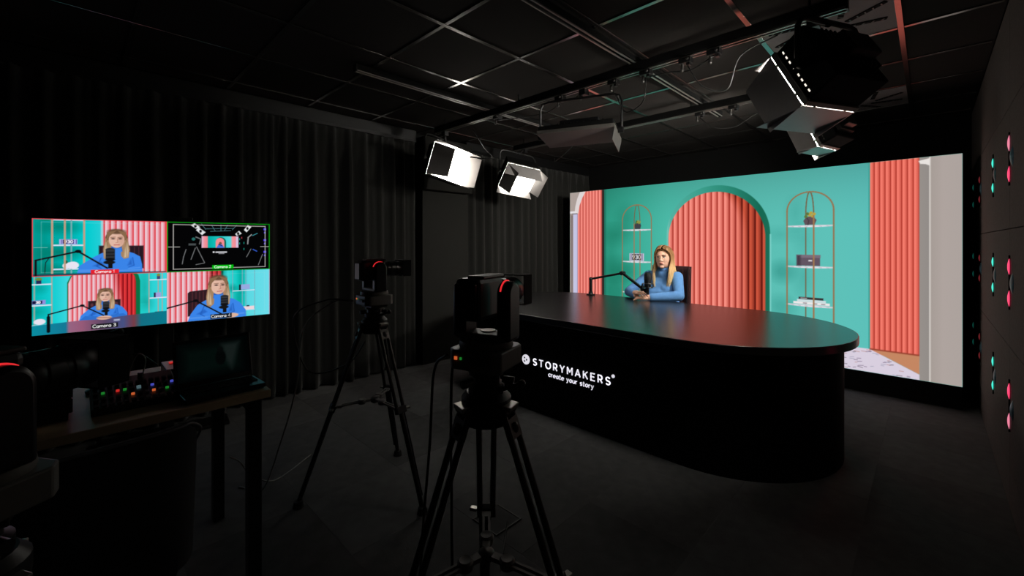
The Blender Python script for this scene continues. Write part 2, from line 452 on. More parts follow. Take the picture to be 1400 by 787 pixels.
def paint_wall():
    p = Paint(LW, LH, 860, 415, (70, 180, 165))
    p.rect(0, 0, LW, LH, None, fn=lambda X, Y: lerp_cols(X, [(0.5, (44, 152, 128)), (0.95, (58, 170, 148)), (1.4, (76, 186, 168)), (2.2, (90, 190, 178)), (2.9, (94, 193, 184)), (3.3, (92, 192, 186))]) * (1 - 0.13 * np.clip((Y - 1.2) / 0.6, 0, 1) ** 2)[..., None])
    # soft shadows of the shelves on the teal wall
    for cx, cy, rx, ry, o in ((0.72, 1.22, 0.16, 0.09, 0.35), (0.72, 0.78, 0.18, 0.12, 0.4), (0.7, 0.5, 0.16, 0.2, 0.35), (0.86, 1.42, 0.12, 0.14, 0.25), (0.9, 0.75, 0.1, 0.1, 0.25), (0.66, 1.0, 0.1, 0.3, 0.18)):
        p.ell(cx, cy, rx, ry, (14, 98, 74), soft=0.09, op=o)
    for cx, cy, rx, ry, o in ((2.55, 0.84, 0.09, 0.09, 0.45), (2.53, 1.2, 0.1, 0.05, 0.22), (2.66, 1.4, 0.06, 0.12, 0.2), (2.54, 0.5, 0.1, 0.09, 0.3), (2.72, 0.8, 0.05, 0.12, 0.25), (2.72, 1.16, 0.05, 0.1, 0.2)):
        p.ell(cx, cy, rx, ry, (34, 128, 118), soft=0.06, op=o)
    # left edge: plaster arch on a column, then a coral curtain
    p.rect(0, 0, 0.13, LH, (168, 152, 146))
    p.rect(0.02, 0, 0.045, 1.5, (120, 108, 108), soft=0.01)
    p.rect(0.055, 0, 0.135, 1.52, (196, 196, 226))
    p.rect(0.118, 0, 0.135, 1.52, (160, 160, 196))
    p.rect(0.13, 0, 0.517, LH, None, fn=pleats(0.13, 8, 0.386, (255, 150, 138), (188, 74, 66)))
    p.poly([(0.05, 1.52), (0.135, 1.52), (0.155, 1.62), (0.2, 1.72), (0.255, LH), (0, LH), (0, 1.52)], (172, 158, 152))
    p.poly([(0.075, 1.52), (0.138, 1.52), (0.16, 1.63), (0.205, 1.73), (0.26, LH), (0.165, LH), (0.12, 1.72), (0.09, 1.62)], (222, 212, 212))
    p.rect(0.0, 1.525, 0.115, 1.555, (226, 222, 226)); p.rect(0.03, 1.512, 0.125, 1.525, (120, 112, 118))
    p.rect(0.517, 0, 0.55, LH, (46, 26, 26), soft=0.006); p.rect(0.545, 0, 0.575, LH, (30, 104, 84), soft=0.012, op=0.7)
    # arched niche with a coral curtain
    ring = arc(1.918, 1.208, 0.529, 0.529, 180, 0, 48)
    p.poly([(1.389, 0.0)] + ring + [(2.447, 0.0)], None, fn=lambda X, Y: lerp_cols(X, [(1.38, (122, 200, 188)), (1.44, (84, 176, 160)), (1.75, (62, 160, 142)), (2.1, (40, 132, 112)), (2.36, (22, 104, 82)), (2.45, (26, 110, 86))]))
    pl = pleats(1.41, 16.4, 0.995, (255, 150, 136), (180, 64, 54)); pd = pleats(1.41, 16.4, 0.995, (206, 82, 56), (92, 20, 14))
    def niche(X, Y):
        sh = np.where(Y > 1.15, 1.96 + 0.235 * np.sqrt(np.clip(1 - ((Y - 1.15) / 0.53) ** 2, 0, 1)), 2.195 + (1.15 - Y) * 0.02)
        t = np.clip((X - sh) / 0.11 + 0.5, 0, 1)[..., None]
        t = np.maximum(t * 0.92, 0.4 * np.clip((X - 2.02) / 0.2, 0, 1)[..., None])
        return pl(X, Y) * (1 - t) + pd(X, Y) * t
    p.poly([(1.41, 0.0)] + arc(1.9075, 1.17, 0.4975, 0.498, 180, 0, 48) + [(2.405, 0.0)], None, fn=niche)
    p.line([(2.449, 0.0), (2.449, 1.2)], 0.012, (128, 212, 204), soft=0.006)
    # shelves with their small things
    shelf_picture(p, 0.814, 1.2, 0.975, 1.053, 1.584, 1.40, (1.272, 0.882, 0.50))
    p.poly([(0.985, 1.288), (0.975, 1.33), (0.99, 1.362), (1.05, 1.366), (1.068, 1.33), (1.056, 1.288)], (64, 66, 72))
    for dx, dy in ((0, 0.05), (-0.03, 0.035), (0.03, 0.035), (0.012, 0.075), (-0.02, 0.07), (0.045, 0.055)):
        p.ell(1.02 + dx * 0.7, 1.338 + dy * 0.62, 0.011, 0.012, (150, 148, 60) if dx > -0.01 else (84, 112, 60))
    p.rect(0.912, 0.898, 1.105, 0.99, (196, 190, 214)); p.rect(0.93, 0.905, 0.938, 0.985, (60, 56, 84)); p.rect(1.078, 0.905, 1.086, 0.985, (60, 56, 84))
    p.rect(0.948, 0.91, 1.066, 0.98, (24, 22, 30))
    p.text('9', 0.955, 0.922, 0.046, 0.0072, (236, 236, 240)); p.text('30', 0.994, 0.922, 0.046, 0.0072, (236, 236, 240), 0.26)
    shelf_picture(p, 2.59, 2.953, 2.741, 2.803, 1.597, 1.42, (1.272, 0.888, 0.525))
    p.poly([(2.735, 1.288), (2.722, 1.325), (2.745, 1.362), (2.80, 1.366), (2.825, 1.33), (2.81, 1.288)], (96, 80, 88))
    p.line([(2.745, 1.362), (2.765, 1.325), (2.758, 1.288)], 0.008, (70, 58, 66))
    for dx, dy in ((0, 0.05), (-0.035, 0.03), (0.03, 0.035), (0.015, 0.075), (-0.02, 0.065), (0.045, 0.06)):
        p.ell(2.77 + dx * 0.8, 1.342 + dy * 0.75, 0.013, 0.014, (186, 160, 66) if dx > -0.01 else (96, 118, 62))
    p.rect(2.67, 0.904, 2.852, 1.0, (98, 84, 98)); p.rect(2.668, 0.978, 2.855, 1.006, (122, 108, 122)); p.rect(2.762, 0.945, 2.79, 0.958, (224, 220, 224)); p.rect(2.67, 0.904, 2.7, 1.0, (72, 60, 72), soft=0.01)
    p.rect(2.642, 0.541, 2.924, 0.563, (236, 232, 232)); p.rect(2.672, 0.563, 2.895, 0.585, (206, 222, 226)); p.rect(2.685, 0.587, 2.876, 0.607, (54, 48, 52)); p.rect(2.70, 0.593, 2.75, 0.600, (200, 196, 196))
    for a in (2.72, 2.80, 2.86): p.rect(a, 0.546, a + 0.03, 0.556, (150, 140, 150))
    p.line([(2.803, 0.0), (2.803, 1.37)], 0.0125, (160, 118, 78)); p.line([(1.053, 0.0), (1.053, 1.27)], 0.009, (150, 116, 84)); p.line([(0.975, 0.0), (0.975, 1.35)], 0.012, (154, 122, 86))
    # right: coral curtain, plaster pier, terrazzo floor
    p.rect(3.203, 0.16, 3.517, LH, None, fn=pleats(3.203, 9, 0.314, (250, 128, 112), (186, 66, 54)))
    p.rect(3.195, 0.2, 3.206, LH, (60, 160, 150))
    p.poly([(0.55, 0.2), (3.205, 0.2), (3.517, 0.044), (3.517, 0), (0.55, 0)], (216, 206, 222))
    rr = random.Random(3)
    for k in range(260):
        x, y = rr.uniform(0.6, 3.5), rr.uniform(0.0, 0.2) ** 1.0
        if x > 3.2 and y > 0.2 - (x - 3.205) * 0.5 - 0.01: continue
        a = rr.uniform(-0.8, 0.8); l = rr.uniform(0.012, 0.034)
        p.seg(x, y, x + l, y + l * 0.35 * a, 0.0036, rr.choice([(110, 92, 120), (90, 80, 92), (176, 126, 120), (150, 150, 172)]))
    p.poly([(3.203, 0.202), (3.517, 0.202), (3.517, 0.044)], (196, 134, 98), fn=None)
    p.rect(3.203, 0.195, 3.517, 0.207, (150, 66, 48), soft=0.004)
    p.rect(3.515, 0, LW, LH, None, fn=lambda X, Y: lerp_cols(X, [(3.515, (150, 143, 138)), (3.568, (146, 140, 136)), (3.575, (222, 216, 210)), (3.583, (166, 156, 150)), (3.65, (174, 163, 158)), (3.756, (172, 162, 157))]))
    p.poly([(3.508, 1.785), (3.575, 1.80), (3.575, 1.74), (3.55, 1.755), (3.52, 1.76)], (232, 226, 222))
    return p

# ------------------------------------------------------------------ multiview picture of the television
def woman_picture(p, cx, chin, h, left, right, base, turn=0.0):
    """flat little portrait: head height h, chin at (cx, chin), sweater between left and right down to base"""
    X = lambda a: cx + a * h
    Y = lambda a: chin + a * h
    blue, bsh = (58, 132, 232), (34, 92, 186)
    sh = Y(-0.3)
    p.poly([(X(-0.22), Y(-0.12)), (X(-0.62), sh), (X(-0.92), Y(-0.5)), (left + 0.12 * h, Y(-0.95)), (left, base), (right, base), (right - 0.02 * h, Y(-0.95)), (X(0.98), Y(-0.5)), (X(0.7), sh), (X(0.22), Y(-0.12))], blue)
    p.poly([(X(-0.62), Y(-0.75)), (X(-0.5), Y(-0.9)), (X(-0.75), Y(-1.02)), (X(-0.95), Y(-0.98))], bsh, soft=0.04 * h, op=0.7)
    p.poly([(X(0.6), Y(-0.6)), (X(0.64), Y(-0.95)), (X(0.45), Y(-0.98))], bsh, soft=0.05 * h, op=0.8)
    p.line([(X(-0.62), Y(-0.55)), (X(-0.78), Y(-1.0)), (X(-0.62), Y(-1.12))], 0.05 * h, bsh, soft=0.02 * h, op=0.8)
    p.line([(X(0.66), Y(-0.55)), (X(0.72), Y(-0.98)), (X(0.5), Y(-1.08))], 0.05 * h, bsh, soft=0.02 * h, op=0.8)
    p.line([(left + 0.1 * h, Y(-1.18)), (X(-0.5), Y(-1.2))], 0.05 * h, (92, 158, 246), soft=0.03 * h, op=0.7)
    p.line([(X(0.5), Y(-1.16)), (right - 0.12 * h, Y(-1.12))], 0.05 * h, (92, 158, 246), soft=0.03 * h, op=0.7)
    hairD, hairM, hairL = (104, 76, 56), (164, 130, 96), (206, 182, 150)
    p.ell(X(0), Y(0.5), 0.46 * h, 0.5 * h, hairD)
    p.poly([(X(-0.45), Y(0.55)), (X(-0.54), Y(-0.1)), (X(-0.52), Y(-0.58)), (X(-0.36), Y(-0.66)), (X(-0.2), Y(-0.5)), (X(-0.16), Y(0.2))], hairM)
    p.poly([(X(0.45), Y(0.55)), (X(0.54), Y(-0.1)), (X(0.5), Y(-0.56)), (X(0.3), Y(-0.62)), (X(0.18), Y(-0.45)), (X(0.16), Y(0.2))], hairM)
    for s in (-1, 1):
        p.poly([(X(0.42 * s), Y(0.3)), (X(0.49 * s), Y(-0.15)), (X(0.46 * s), Y(-0.52)), (X(0.3 * s), Y(-0.55)), (X(0.34 * s), Y(-0.1))], hairL, soft=0.04 * h)
        p.line([(X(0.38 * s), Y(0.3)), (X(0.42 * s), Y(-0.5))], 0.03 * h, hairD, op=0.5)
    p.poly([(X(-0.24), Y(-0.2)), (X(0.24), Y(-0.2)), (X(0.2), Y(0.14)), (X(-0.2), Y(0.14))], bsh)
    p.poly([(X(-0.22), Y(-0.22)), (X(0.22), Y(-0.22)), (X(0.2), Y(-0.02)), (X(-0.2), Y(-0.02))], blue)
    skin = (226, 184, 164); t = turn
    p.ell(X(0.0), Y(0.44), 0.32 * h, 0.44 * h, skin)
    p.ell(X(0.2), Y(0.4), 0.13 * h, 0.34 * h, (196, 146, 126), soft=0.08 * h, op=0.5)
    p.ell(X(0), Y(0.9), 0.36 * h, 0.14 * h, hairD, soft=0.04 * h)
    for s in (-1, 1):
        p.poly([(X(0.02), Y(0.98)), (X(0.4 * s), Y(0.86)), (X(0.42 * s), Y(0.3)), (X(0.3 * s), Y(0.62))], (136, 104, 76))
        ex = X(t + 0.145 * s)
        p.ell(ex, Y(0.5), 0.085 * h, 0.035 * h, (86, 58, 50)); p.ell(ex, Y(0.505), 0.03 * h, 0.025 * h, (40, 40, 48))
        p.seg(ex - 0.09 * h, Y(0.575), ex + 0.09 * h, Y(0.59), 0.03 * h, (120, 84, 66))
    p.line([(X(t + 0.03), Y(0.5)), (X(t + 0.05), Y(0.3)), (X(t - 0.03), Y(0.28))], 0.03 * h, (186, 132, 114))
    p.seg(X(t - 0.1), Y(0.16), X(t + 0.11), Y(0.165), 0.045 * h, (186, 96, 92))

def boom_picture(p, pts, mx, m0, m1, wd, k):
    p.line(pts, 0.026 * k, (16, 18, 22))
    p.ell(pts[-2][0], pts[-2][1], 0.04 * k, 0.028 * k, (14, 14, 18))
    p.rect(mx - wd / 2, m0 + 0.02, mx + wd / 2, m1, (32, 34, 38)); p.ell(mx, m1, wd / 2, 0.03 * k, (44, 46, 50)); p.ell(mx, m0 + 0.02, wd / 2, 0.025 * k, (18, 18, 20))
    for i in range(3):
        y = m0 + 0.04 + (m1 - m0 - 0.04) * (i + 0.5) / 3; p.seg(mx - wd * 0.45, y, mx + wd * 0.45, y, 0.008 * k, (70, 74, 80))
    p.rect(mx - wd * 0.22, m0 - 0.14 * k, mx + wd * 0.25, m0 + 0.02, (18, 18, 20)); p.ell(mx - wd * 0.1, m0 - 0.03 * k, wd * 0.62, 0.035 * k, (22, 22, 24))

def label_picture(p, x0, y0, x1, y1, txt, col):
    p.rect(x0, y0, x1, y1, col); h = (y1 - y0) * 0.62
    n = sum((0.5 * h if c == ' ' else (GLYPH[c][0] + 0.18) * h) for c in txt)
    p.text(txt, (x0 + x1) / 2 - n / 2, y0 + (y1 - y0) * 0.22, h, 0.12 * h, (246, 246, 246))

def paint_multiview():
    W, Hh = 1.21, 0.68
    p = Paint(W, Hh, 500, 281, (0, 0, 0)); w, h = W / 2, Hh / 2
    A = w / h
    teal = lambda st: (lambda X, Y: lerp_cols((X - p.ox) / p.k, st))
    br = (196, 158, 132); white = (214, 226, 244)
    lit, red = (236, 208, 218), (224, 66, 78)
    # camera 1
    p.view(0, h, w, h)
    p.rect(0, 0, A, 1, None, fn=teal([(0, (0, 158, 150)), (0.45, (0, 176, 172)), (0.65, (0, 204, 208)), (0.86, (40, 206, 214))]))
    for cx, cy, rx, ry, o in ((0.33, 0.86, 0.2, 0.08, 0.6), (0.33, 0.42, 0.22, 0.09, 0.65), (0.12, 0.2, 0.1, 0.2, 0.4), (0.28, 0.08, 0.2, 0.08, 0.7), (0.12, 0.72, 0.06, 0.3, 0.25)): p.ell(cx, cy, rx, ry, (0, 104, 84), soft=0.09, op=o)
    p.rect(0.86, 0, A, 1, None, fn=pleats(p.ox + 0.9 * h, 12, 0.95 * h, lit, red, 5))
    p.rect(0.845, 0, 0.875, 1, (150, 214, 222), soft=0.01)
    for x in (0.237, 0.63): p.seg(x, 0, x, 1, 0.026, br)
    for y in (0.985, 0.54, 0.121): p.rect(0.25, y - 0.014, 0.62, y + 0.012, white)
    p.seg(0.47, 0, 0.47, 1, 0.02, (120, 176, 180)); 
    p.rect(0.322, 0.555, 0.544, 0.645, (176, 176, 238)); p.rect(0.345, 0.565, 0.352, 0.635, (40, 36, 110)); p.rect(0.527, 0.565, 0.534, 0.635, (40, 36, 110)); p.rect(0.365, 0.568, 0.5, 0.634, (28, 22, 84))
    p.text('9', 0.385, 0.58, 0.045, 0.01, (230, 230, 246)); p.text('30', 0.425, 0.58, 0.045, 0.01, (230, 230, 246))
    p.ell(0.41, 0.18, 0.05, 0.05, (228, 224, 238)); p.ell(0.49, 0.185, 0.075, 0.065, (232, 228, 242)); p.rect(0.41, 0.15, 0.5, 0.235, (232, 228, 242)); p.ell(0.4, 0.245, 0.025, 0.03, (44, 92, 60))
    p.seg(0.39, 0, 0.39, 1, 0.024, br)
    p.rect(0.82, 0.1, 1.436, 0.53, (40, 26, 34), soft=0.01)
    for i in range(9): p.seg(0.87 + 0.062 * i, 0.1, 0.87 + 0.062 * i, 0.5, 0.012, (76, 40, 50))
    woman_picture(p, 1.057, 0.49, 0.335, 0.53, 1.42, 0.0)
    p.poly([(0, 0.045), (A, 0.03), (A, 0), (0, 0)], (30, 70, 84))
    boom_picture(p, [(0.045, 0.0), (0.045, 0.283), (0.555, 0.43), (0.93, 0.12)], 0.971, 0.254, 0.46, 0.125, 1.0)
    p.line([(0.2, 0.32), (0.16, 0.24), (0.15, 0.06)], 0.01, (20, 22, 26))
    p.frame(0.11, 0.07, 1.68, 0.94, 0.006, (190, 216, 216), op=0.5)
    p.seg(0.02, 0.5, 0.18, 0.5, 0.006, (200, 220, 220), op=0.7)
    label_picture(p, 0.713, 0.02, 1.09, 0.095, 'Camera 1', (232, 32, 44))
    p.frame(0.006, 0.006, A - 0.006, 0.994, 0.014, (236, 60, 70))
    # camera 2: the whole studio, mostly black
    p.view(w, h, w, h)
    p.rect(0, 0, A, 1, (4, 4, 5))
    p.rect(0.552, 0.48, 1.19, 0.72, None, fn=teal([(0.55, (226, 190, 220)), (0.6, (240, 150, 160)), (0.65, (240, 130, 140)), (0.66, (0, 170, 160)), (0.85, (30, 200, 200)), (1.05, (90, 216, 220)), (1.08, (244, 150, 156)), (1.14, (240, 140, 150)), (1.15, (220, 190, 220)), (1.2, (210, 196, 226))]))
    p.poly([(0.79, 0.48)] + arc(0.88, 0.6, 0.09, 0.1, 180, 0, 12) + [(0.97, 0.48)], (16, 100, 84)); p.poly([(0.79, 0.48)] + arc(0.865, 0.6, 0.075, 0.085, 180, 0, 12) + [(0.94, 0.48)], (244, 140, 146))
    p.ell(0.87, 0.57, 0.025, 0.03, (110, 84, 70)); p.poly([(0.8, 0.48), (0.84, 0.55), (0.9, 0.55), (0.94, 0.48)], (70, 110, 220)); p.seg(0.84, 0.55, 0.9, 0.52, 0.012, (16, 16, 20))
    for q in ([(0.37, 0.94), (0.44, 0.98), (0.53, 0.9), (0.46, 0.87)], [(0.46, 0.84), (0.5, 0.9), (0.62, 0.8), (0.56, 0.74)], [(1.13, 0.77), (1.2, 0.84), (1.25, 0.78), (1.16, 0.73)], [(1.29, 0.86), (1.36, 0.97), (1.43, 0.93), (1.34, 0.81)]):
        p.poly(q, (226, 228, 230), soft=0.006); c = np.mean(q, 0); p.ell(c[0], c[1], 0.022, 0.03, (20, 20, 20))
    for a in (((0.55, 0.97), (0.62, 0.86)), ((0.72, 0.95), (0.78, 0.83)), ((1.0, 0.96), (0.94, 0.84)), ((1.16, 0.96), (1.08, 0.86)), ((0.62, 0.87), (1.1, 0.89)), ((0.7, 0.82), (1.05, 0.84)), ((0.88, 0.96), (0.88, 0.83))): p.line(a, 0.01, (78, 126, 132))
    p.rect(0.74, 0.375, 0.77, 0.405, (236, 236, 240)); p.rect(0.785, 0.375, 0.985, 0.402, (220, 220, 226), soft=0.006); p.rect(0.84, 0.352, 0.94, 0.366, (170, 170, 176), soft=0.006)
    for a in (((0.47, 0.5), (0.6, 0.18)), ((0.45, 0.48), (0.38, 0.25)), ((0.3, 0.45), (0.26, 0.3), (0.24, 0.16)), ((0.46, 0.14), (0.6, 0.17)), ((1.42, 0.45), (1.34, 0.28)), ((1.64, 0.33), (1.56, 0.1))): p.line(a, 0.013, (120, 122, 124))
    p.rect(0.34, 0.53, 0.46, 0.57, (70, 76, 78)); p.ell(0.42, 0.66, 0.03, 0.03, (40, 110, 104)); p.line([(0.46, 0.7), (0.54, 0.66), (0.52, 0.56)], 0.022, (110, 112, 114))
    p.line([(1.36, 0.56), (1.37, 0.7), (1.43, 0.76)], 0.022, (150, 150, 152)); p.line([(1.45, 0.74), (1.54, 0.79)], 0.014, (60, 150, 160)); p.line([(1.46, 0.44), (1.53, 0.4)], 0.02, (50, 90, 200))
    for x, y in ((1.21, 0.66), (1.21, 0.57), (1.29, 0.58), (1.29, 0.45), (1.25, 0.69)): p.rect(x - 0.006, y - 0.02, x + 0.006, y + 0.02, (30, 170, 150) if y < 0.68 else (200, 60, 80))
    for y in (0.86, 0.62, 0.36): p.rect(1.66, y, 1.71, y + 0.045, (76, 60, 230)); p.rect(1.67, y - 0.07, 1.7, y - 0.035, (96, 84, 240))
    p.frame(0.1, 0.06, 1.69, 0.945, 0.014, (184, 180, 176)); p.seg(0.0, 0.5, 0.2, 0.5, 0.01, (190, 190, 184)); p.seg(1.6, 0.5, A, 0.5, 0.01, (190, 190, 184))
    label_picture(p, 0.73, 0.04, 1.1, 0.12, 'Camera 2', (0, 190, 16))
    p.frame(0.008, 0.008, A - 0.008, 0.992, 0.018, (10, 150, 20))
    # camera 3: head-on, the desk in front
    p.view(0, 0, w, h)
    p.rect(0, 0, A, 1, None, fn=teal([(0, (0, 182, 180)), (0.25, (20, 206, 210)), (0.42, (60, 214, 222)), (1.38, (30, 206, 200)), (1.779, (60, 216, 226))]))
    for cx, cy, rx, ry in ((1.45, 0.72, 0.04, 0.2), (1.48, 0.42, 0.06, 0.08), (0.06, 0.4, 0.1, 0.06), (0.1, 0.8, 0.05, 0.05)): p.ell(cx, cy, rx, ry, (0, 120, 104), soft=0.08, op=0.4)
    p.poly([(0.418, 0), (0.418, 0.88), (0.46, 0.99), (0.5, 1.05), (1.28, 1.05), (1.36, 0.98), (1.385, 0.86), (1.385, 0)], (12, 112, 66))
    pl, pd = pleats(p.ox + 0.435 * h, 15, 0.9 * h, lit, red, 5), pleats(p.ox + 0.435 * h, 15, 0.9 * h, (236, 60, 62), (128, 10, 20), 3)
    p.poly([(0.43, 0), (0.43, 0.86), (0.47, 0.98), (0.52, 1.05), (1.25, 1.05), (1.31, 0.95), (1.325, 0.86), (1.325, 0)], None, fn=lambda X, Y: (lambda t: pl(X, Y) * (1 - t) + pd(X, Y) * t)(np.clip(((X - p.ox) / p.k - 1.08 + 0.1 * (Y - p.oy) / p.k) / 0.12, 0, 1)[..., None]))
    for x in (0.029, 0.233, 1.514, 1.65, 1.71): p.seg(x, 0.15, x, 1, 0.016, (170, 168, 156))
    for y in (0.87, 0.51, 0.17): p.rect(0, y - 0.012, 0.23, y + 0.01, white)
    for y in (0.87, 0.52, 0.2): p.rect(1.52, y - 0.012, A, y + 0.01, white)
    p.rect(0.05, 0.88, 0.11, 0.94, (40, 40, 84)); p.ell(0.08, 0.96, 0.04, 0.025, (110, 140, 60)); p.rect(0.0, 0.53, 0.16, 0.6, (150, 140, 220)); p.rect(0.005, 0.54, 0.12, 0.59, (20, 18, 60)); p.text('30', 0.05, 0.548, 0.034, 0.009, (236, 236, 244))
    p.ell(0.09, 0.23, 0.07, 0.05, (230, 226, 240)); p.rect(1.6, 0.53, 1.69, 0.62, (160, 160, 220)); p.rect(1.585, 0.53, 1.612, 0.62, (40, 40, 70)); p.rect(1.63, 0.88, 1.68, 0.94, (70, 64, 110)); p.ell(1.655, 0.96, 0.03, 0.025, (130, 140, 60)); p.rect(1.57, 0.2, 1.74, 0.235, (232, 236, 246)); p.rect(1.6, 0.235, 1.72, 0.25, (50, 60, 70))
    p.rect(0.68, 0.15, 1.11, 0.535, (44, 28, 36), soft=0.008)
    for i in range(6): p.ell(0.73 + 0.065 * i, 0.46, 0.02, 0.03, (92, 50, 58))
    woman_picture(p, 0.907, 0.507, 0.237, 0.56, 1.207, 0.17, -0.02)
    p.poly([(0, 0.17), (0.6, 0.20), (1.2, 0.225), (A, 0.25), (A, 0), (0, 0)], None, fn=teal([(0, (10, 140, 160)), (0.4, (20, 120, 150)), (0.44, (150, 100, 130)), (0.6, (150, 90, 120)), (0.9, (90, 70, 100)), (1.15, (70, 80, 130)), (1.3, (120, 60, 70)), (1.4, (20, 110, 130)), (1.779, (10, 120, 140))]))
    p.poly([(0.57, 0.2), (0.64, 0.27), (0.8, 0.25), (0.8, 0.19)], (46, 112, 206)); p.poly([(0.98, 0.2), (0.98, 0.26), (1.15, 0.27), (1.2, 0.23)], (46, 112, 206))
    p.ell(0.89, 0.215, 0.1, 0.036, (222, 178, 156)); p.line([(0.8, 0.225), (0.98, 0.205)], 0.012, (150, 98, 84))
    p.rect(1.02, 0.14, 1.1, 0.17, (206, 214, 238), soft=0.01, op=0.8)
    boom_picture(p, [(0.193, 0.10), (0.193, 0.345), (0.605, 0.462), (0.88, 0.26)], 0.915, 0.36, 0.49, 0.085, 0.75)
    p.seg(0.193, 0.05, 0.193, 0.3, 0.04, (10, 14, 20))
    label_picture(p, 0.72, 0.025, 1.075, 0.11, 'Camera 3', (24, 24, 28))
    # camera 4
    p.view(w, 0, w, h)
    p.rect(0, 0, A, 1, None, fn=teal([(0.88, (0, 150, 140)), (1.0, (60, 214, 214)), (1.25, (0, 196, 186)), (1.36, (90, 216, 226)), (1.779, (110, 222, 236))]))
    for cx, cy, rx, ry, o in ((1.08, 0.62, 0.06, 0.06, 0.7), (1.25, 0.85, 0.04, 0.3, 0.45), (1.2, 0.4, 0.08, 0.2, 0.4)): p.ell(cx, cy, rx, ry, (0, 132, 120), soft=0.06, op=o)
    pl, pd = pleats(p.ox - 0.02 * h, 11, 0.93 * h, lit, red, 5), pleats(p.ox - 0.02 * h, 11, 0.93 * h, (226, 66, 74), (110, 20, 26), 3)
    p.rect(0, 0, 0.89, 1, None, fn=lambda X, Y: (lambda t: pl(X, Y) * (1 - t) + pd(X, Y) * t)(np.clip(((X - p.ox) / p.k - 0.62) / 0.1, 0, 1)[..., None]))
    p.rect(0.885, 0, 0.92, 1, (10, 92, 76), soft=0.008)
    for x in (1.085, 1.26, 1.326, 1.49): p.seg(x, 0, x, 1, 0.014, (120, 176, 190))
    p.rect(1.085, 0.55, 1.49, 0.568, white); p.rect(1.2, 0.57, 1.24, 0.69, (24, 34, 44)); p.rect(1.235, 0.58, 1.4, 0.69, (150, 170, 224)); p.rect(1.28, 0.145, 1.48, 0.215, (238, 214, 220)); p.rect(1.34, 0.21, 1.39, 0.235, (30, 50, 70)); p.rect(1.085, 0.13, 1.49, 0.145, white)
    p.poly([(0.327, 0.1), (0.327, 0.57), (0.36, 0.6), (0.7, 0.63), (0.7, 0.1)], (48, 28, 34))
    for i in range(6): p.seg(0.4 + 0.06 * i, 0.1, 0.4 + 0.06 * i, 0.58, 0.014, (84, 42, 48))
    woman_picture(p, 0.837, 0.51, 0.385, 0.327, 1.33, 0.0, 0.05)
    p.ell(1.05, 0.05, 0.14, 0.05, (222, 178, 156))
    boom_picture(p, [(-0.1, 0.26), (0.0, 0.297), (0.456, 0.41), (0.91, 0.08)], 0.943, 0.265, 0.46, 0.135, 1.0)
    p.frame(0.11, 0.07, 1.68, 0.93, 0.006, (190, 216, 216), op=0.3)
    label_picture(p, 0.70, 0.01, 1.07, 0.1, 'Camera 4', (20, 24, 34))
    p.rect(A - 0.012, 0, A, 1, (190, 170, 200))
    p.clip = None
    return p

led = thing('video_wall', 'big lit video wall showing a teal set with coral curtains', 'video wall', (LX, LY, 0))
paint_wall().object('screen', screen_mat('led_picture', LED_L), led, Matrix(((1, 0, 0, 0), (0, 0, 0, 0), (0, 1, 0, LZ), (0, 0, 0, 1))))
MB().box((LW / 2, 0.045, LZ + LH / 2), (LW, 0.085, LH)).obj('cabinet', MATTE, led, 0)
MB().box((LW / 2, 0.16, LZ / 2), (LW, 0.3, LZ - 0.003)).obj('plinth', MATTE, led, 0, 0.003)
for k in range(7):
    x = 0.02 + (LW - 0.04) * k / 6
    MB().box((x, 0.14, LZ + LH / 2 - 0.1), (0.04, 0.1, LH - 0.2)).box((x, 0.3, 0.02), (0.04, 0.5, 0.04)).obj('support_frame', BLACK, led, 0)

# ------------------------------------------------------------------ curtains on the left wall
def curtain(name, y0, y1, z1, label, seed, n_per_m=15.0, xc=-3.91):
    rr = random.Random(seed); V = []; F = []
    ny = int((y1 - y0) * 70); nz = 14
    phs = [rr.uniform(0, 6.28) for _ in range(6)]
    for j in range(nz + 1):
        t = j / nz; z = 0.015 + (z1 - 0.015) * t
        for i in range(ny + 1):
            y = y0 + (y1 - y0) * i / ny; s = y - y0
            ph = s * n_per_m * 2 * math.pi * 0.5 + 2.2 * math.sin(2.3 * s + phs[0]) + 1.5 * math.sin(5.1 * s + phs[1]) + 0.5 * math.sin(11.3 * s) + 0.25 * math.sin(3 * t + phs[2])
            a = 0.05 * (0.8 + 0.5 * math.sin(3.7 * s + phs[3]) * math.sin(9.1 * s + phs[5])) * (1 - 0.75 * max(0, t - 0.86) / 0.14)
            x = xc + a * math.sin(ph) + 0.012 * math.sin(2 * ph + phs[4] + t) + 0.006 * math.sin(40 * s + phs[5]) * max(0, t - 0.8) * 5
            V.append((x, y, z))
    for j in range(nz):
        for i in range(ny):
            o = j * (ny + 1) + i; F.append((o, o + 1, o + ny + 2, o + ny + 1))
    c = thing(name, label, 'curtain', (0, 0, 0))
    o = MB().add(V, F).obj('drape', CURT, c, 180)
    so = o.modifiers.new('thick', 'SOLIDIFY'); so.thickness = 0.006; so.offset = 0
    MB().box((xc, (y0 + y1) / 2, z1 + 0.012), (0.03, y1 - y0, 0.03)).box((xc, (y0 + y1) / 2, z1 + 0.075), (0.012, y1 - y0, 0.1)).obj('curtain_rail', BLACK, c, 0, 0.003)
    return c
curtain('curtain', -1.55, 2.53, 2.37, 'long black pleated curtain behind the television', 1)
curtain('curtain', 3.22, 5.75, 2.37, 'black pleated curtain between the flat wall bay and video wall', 5, 14.0)

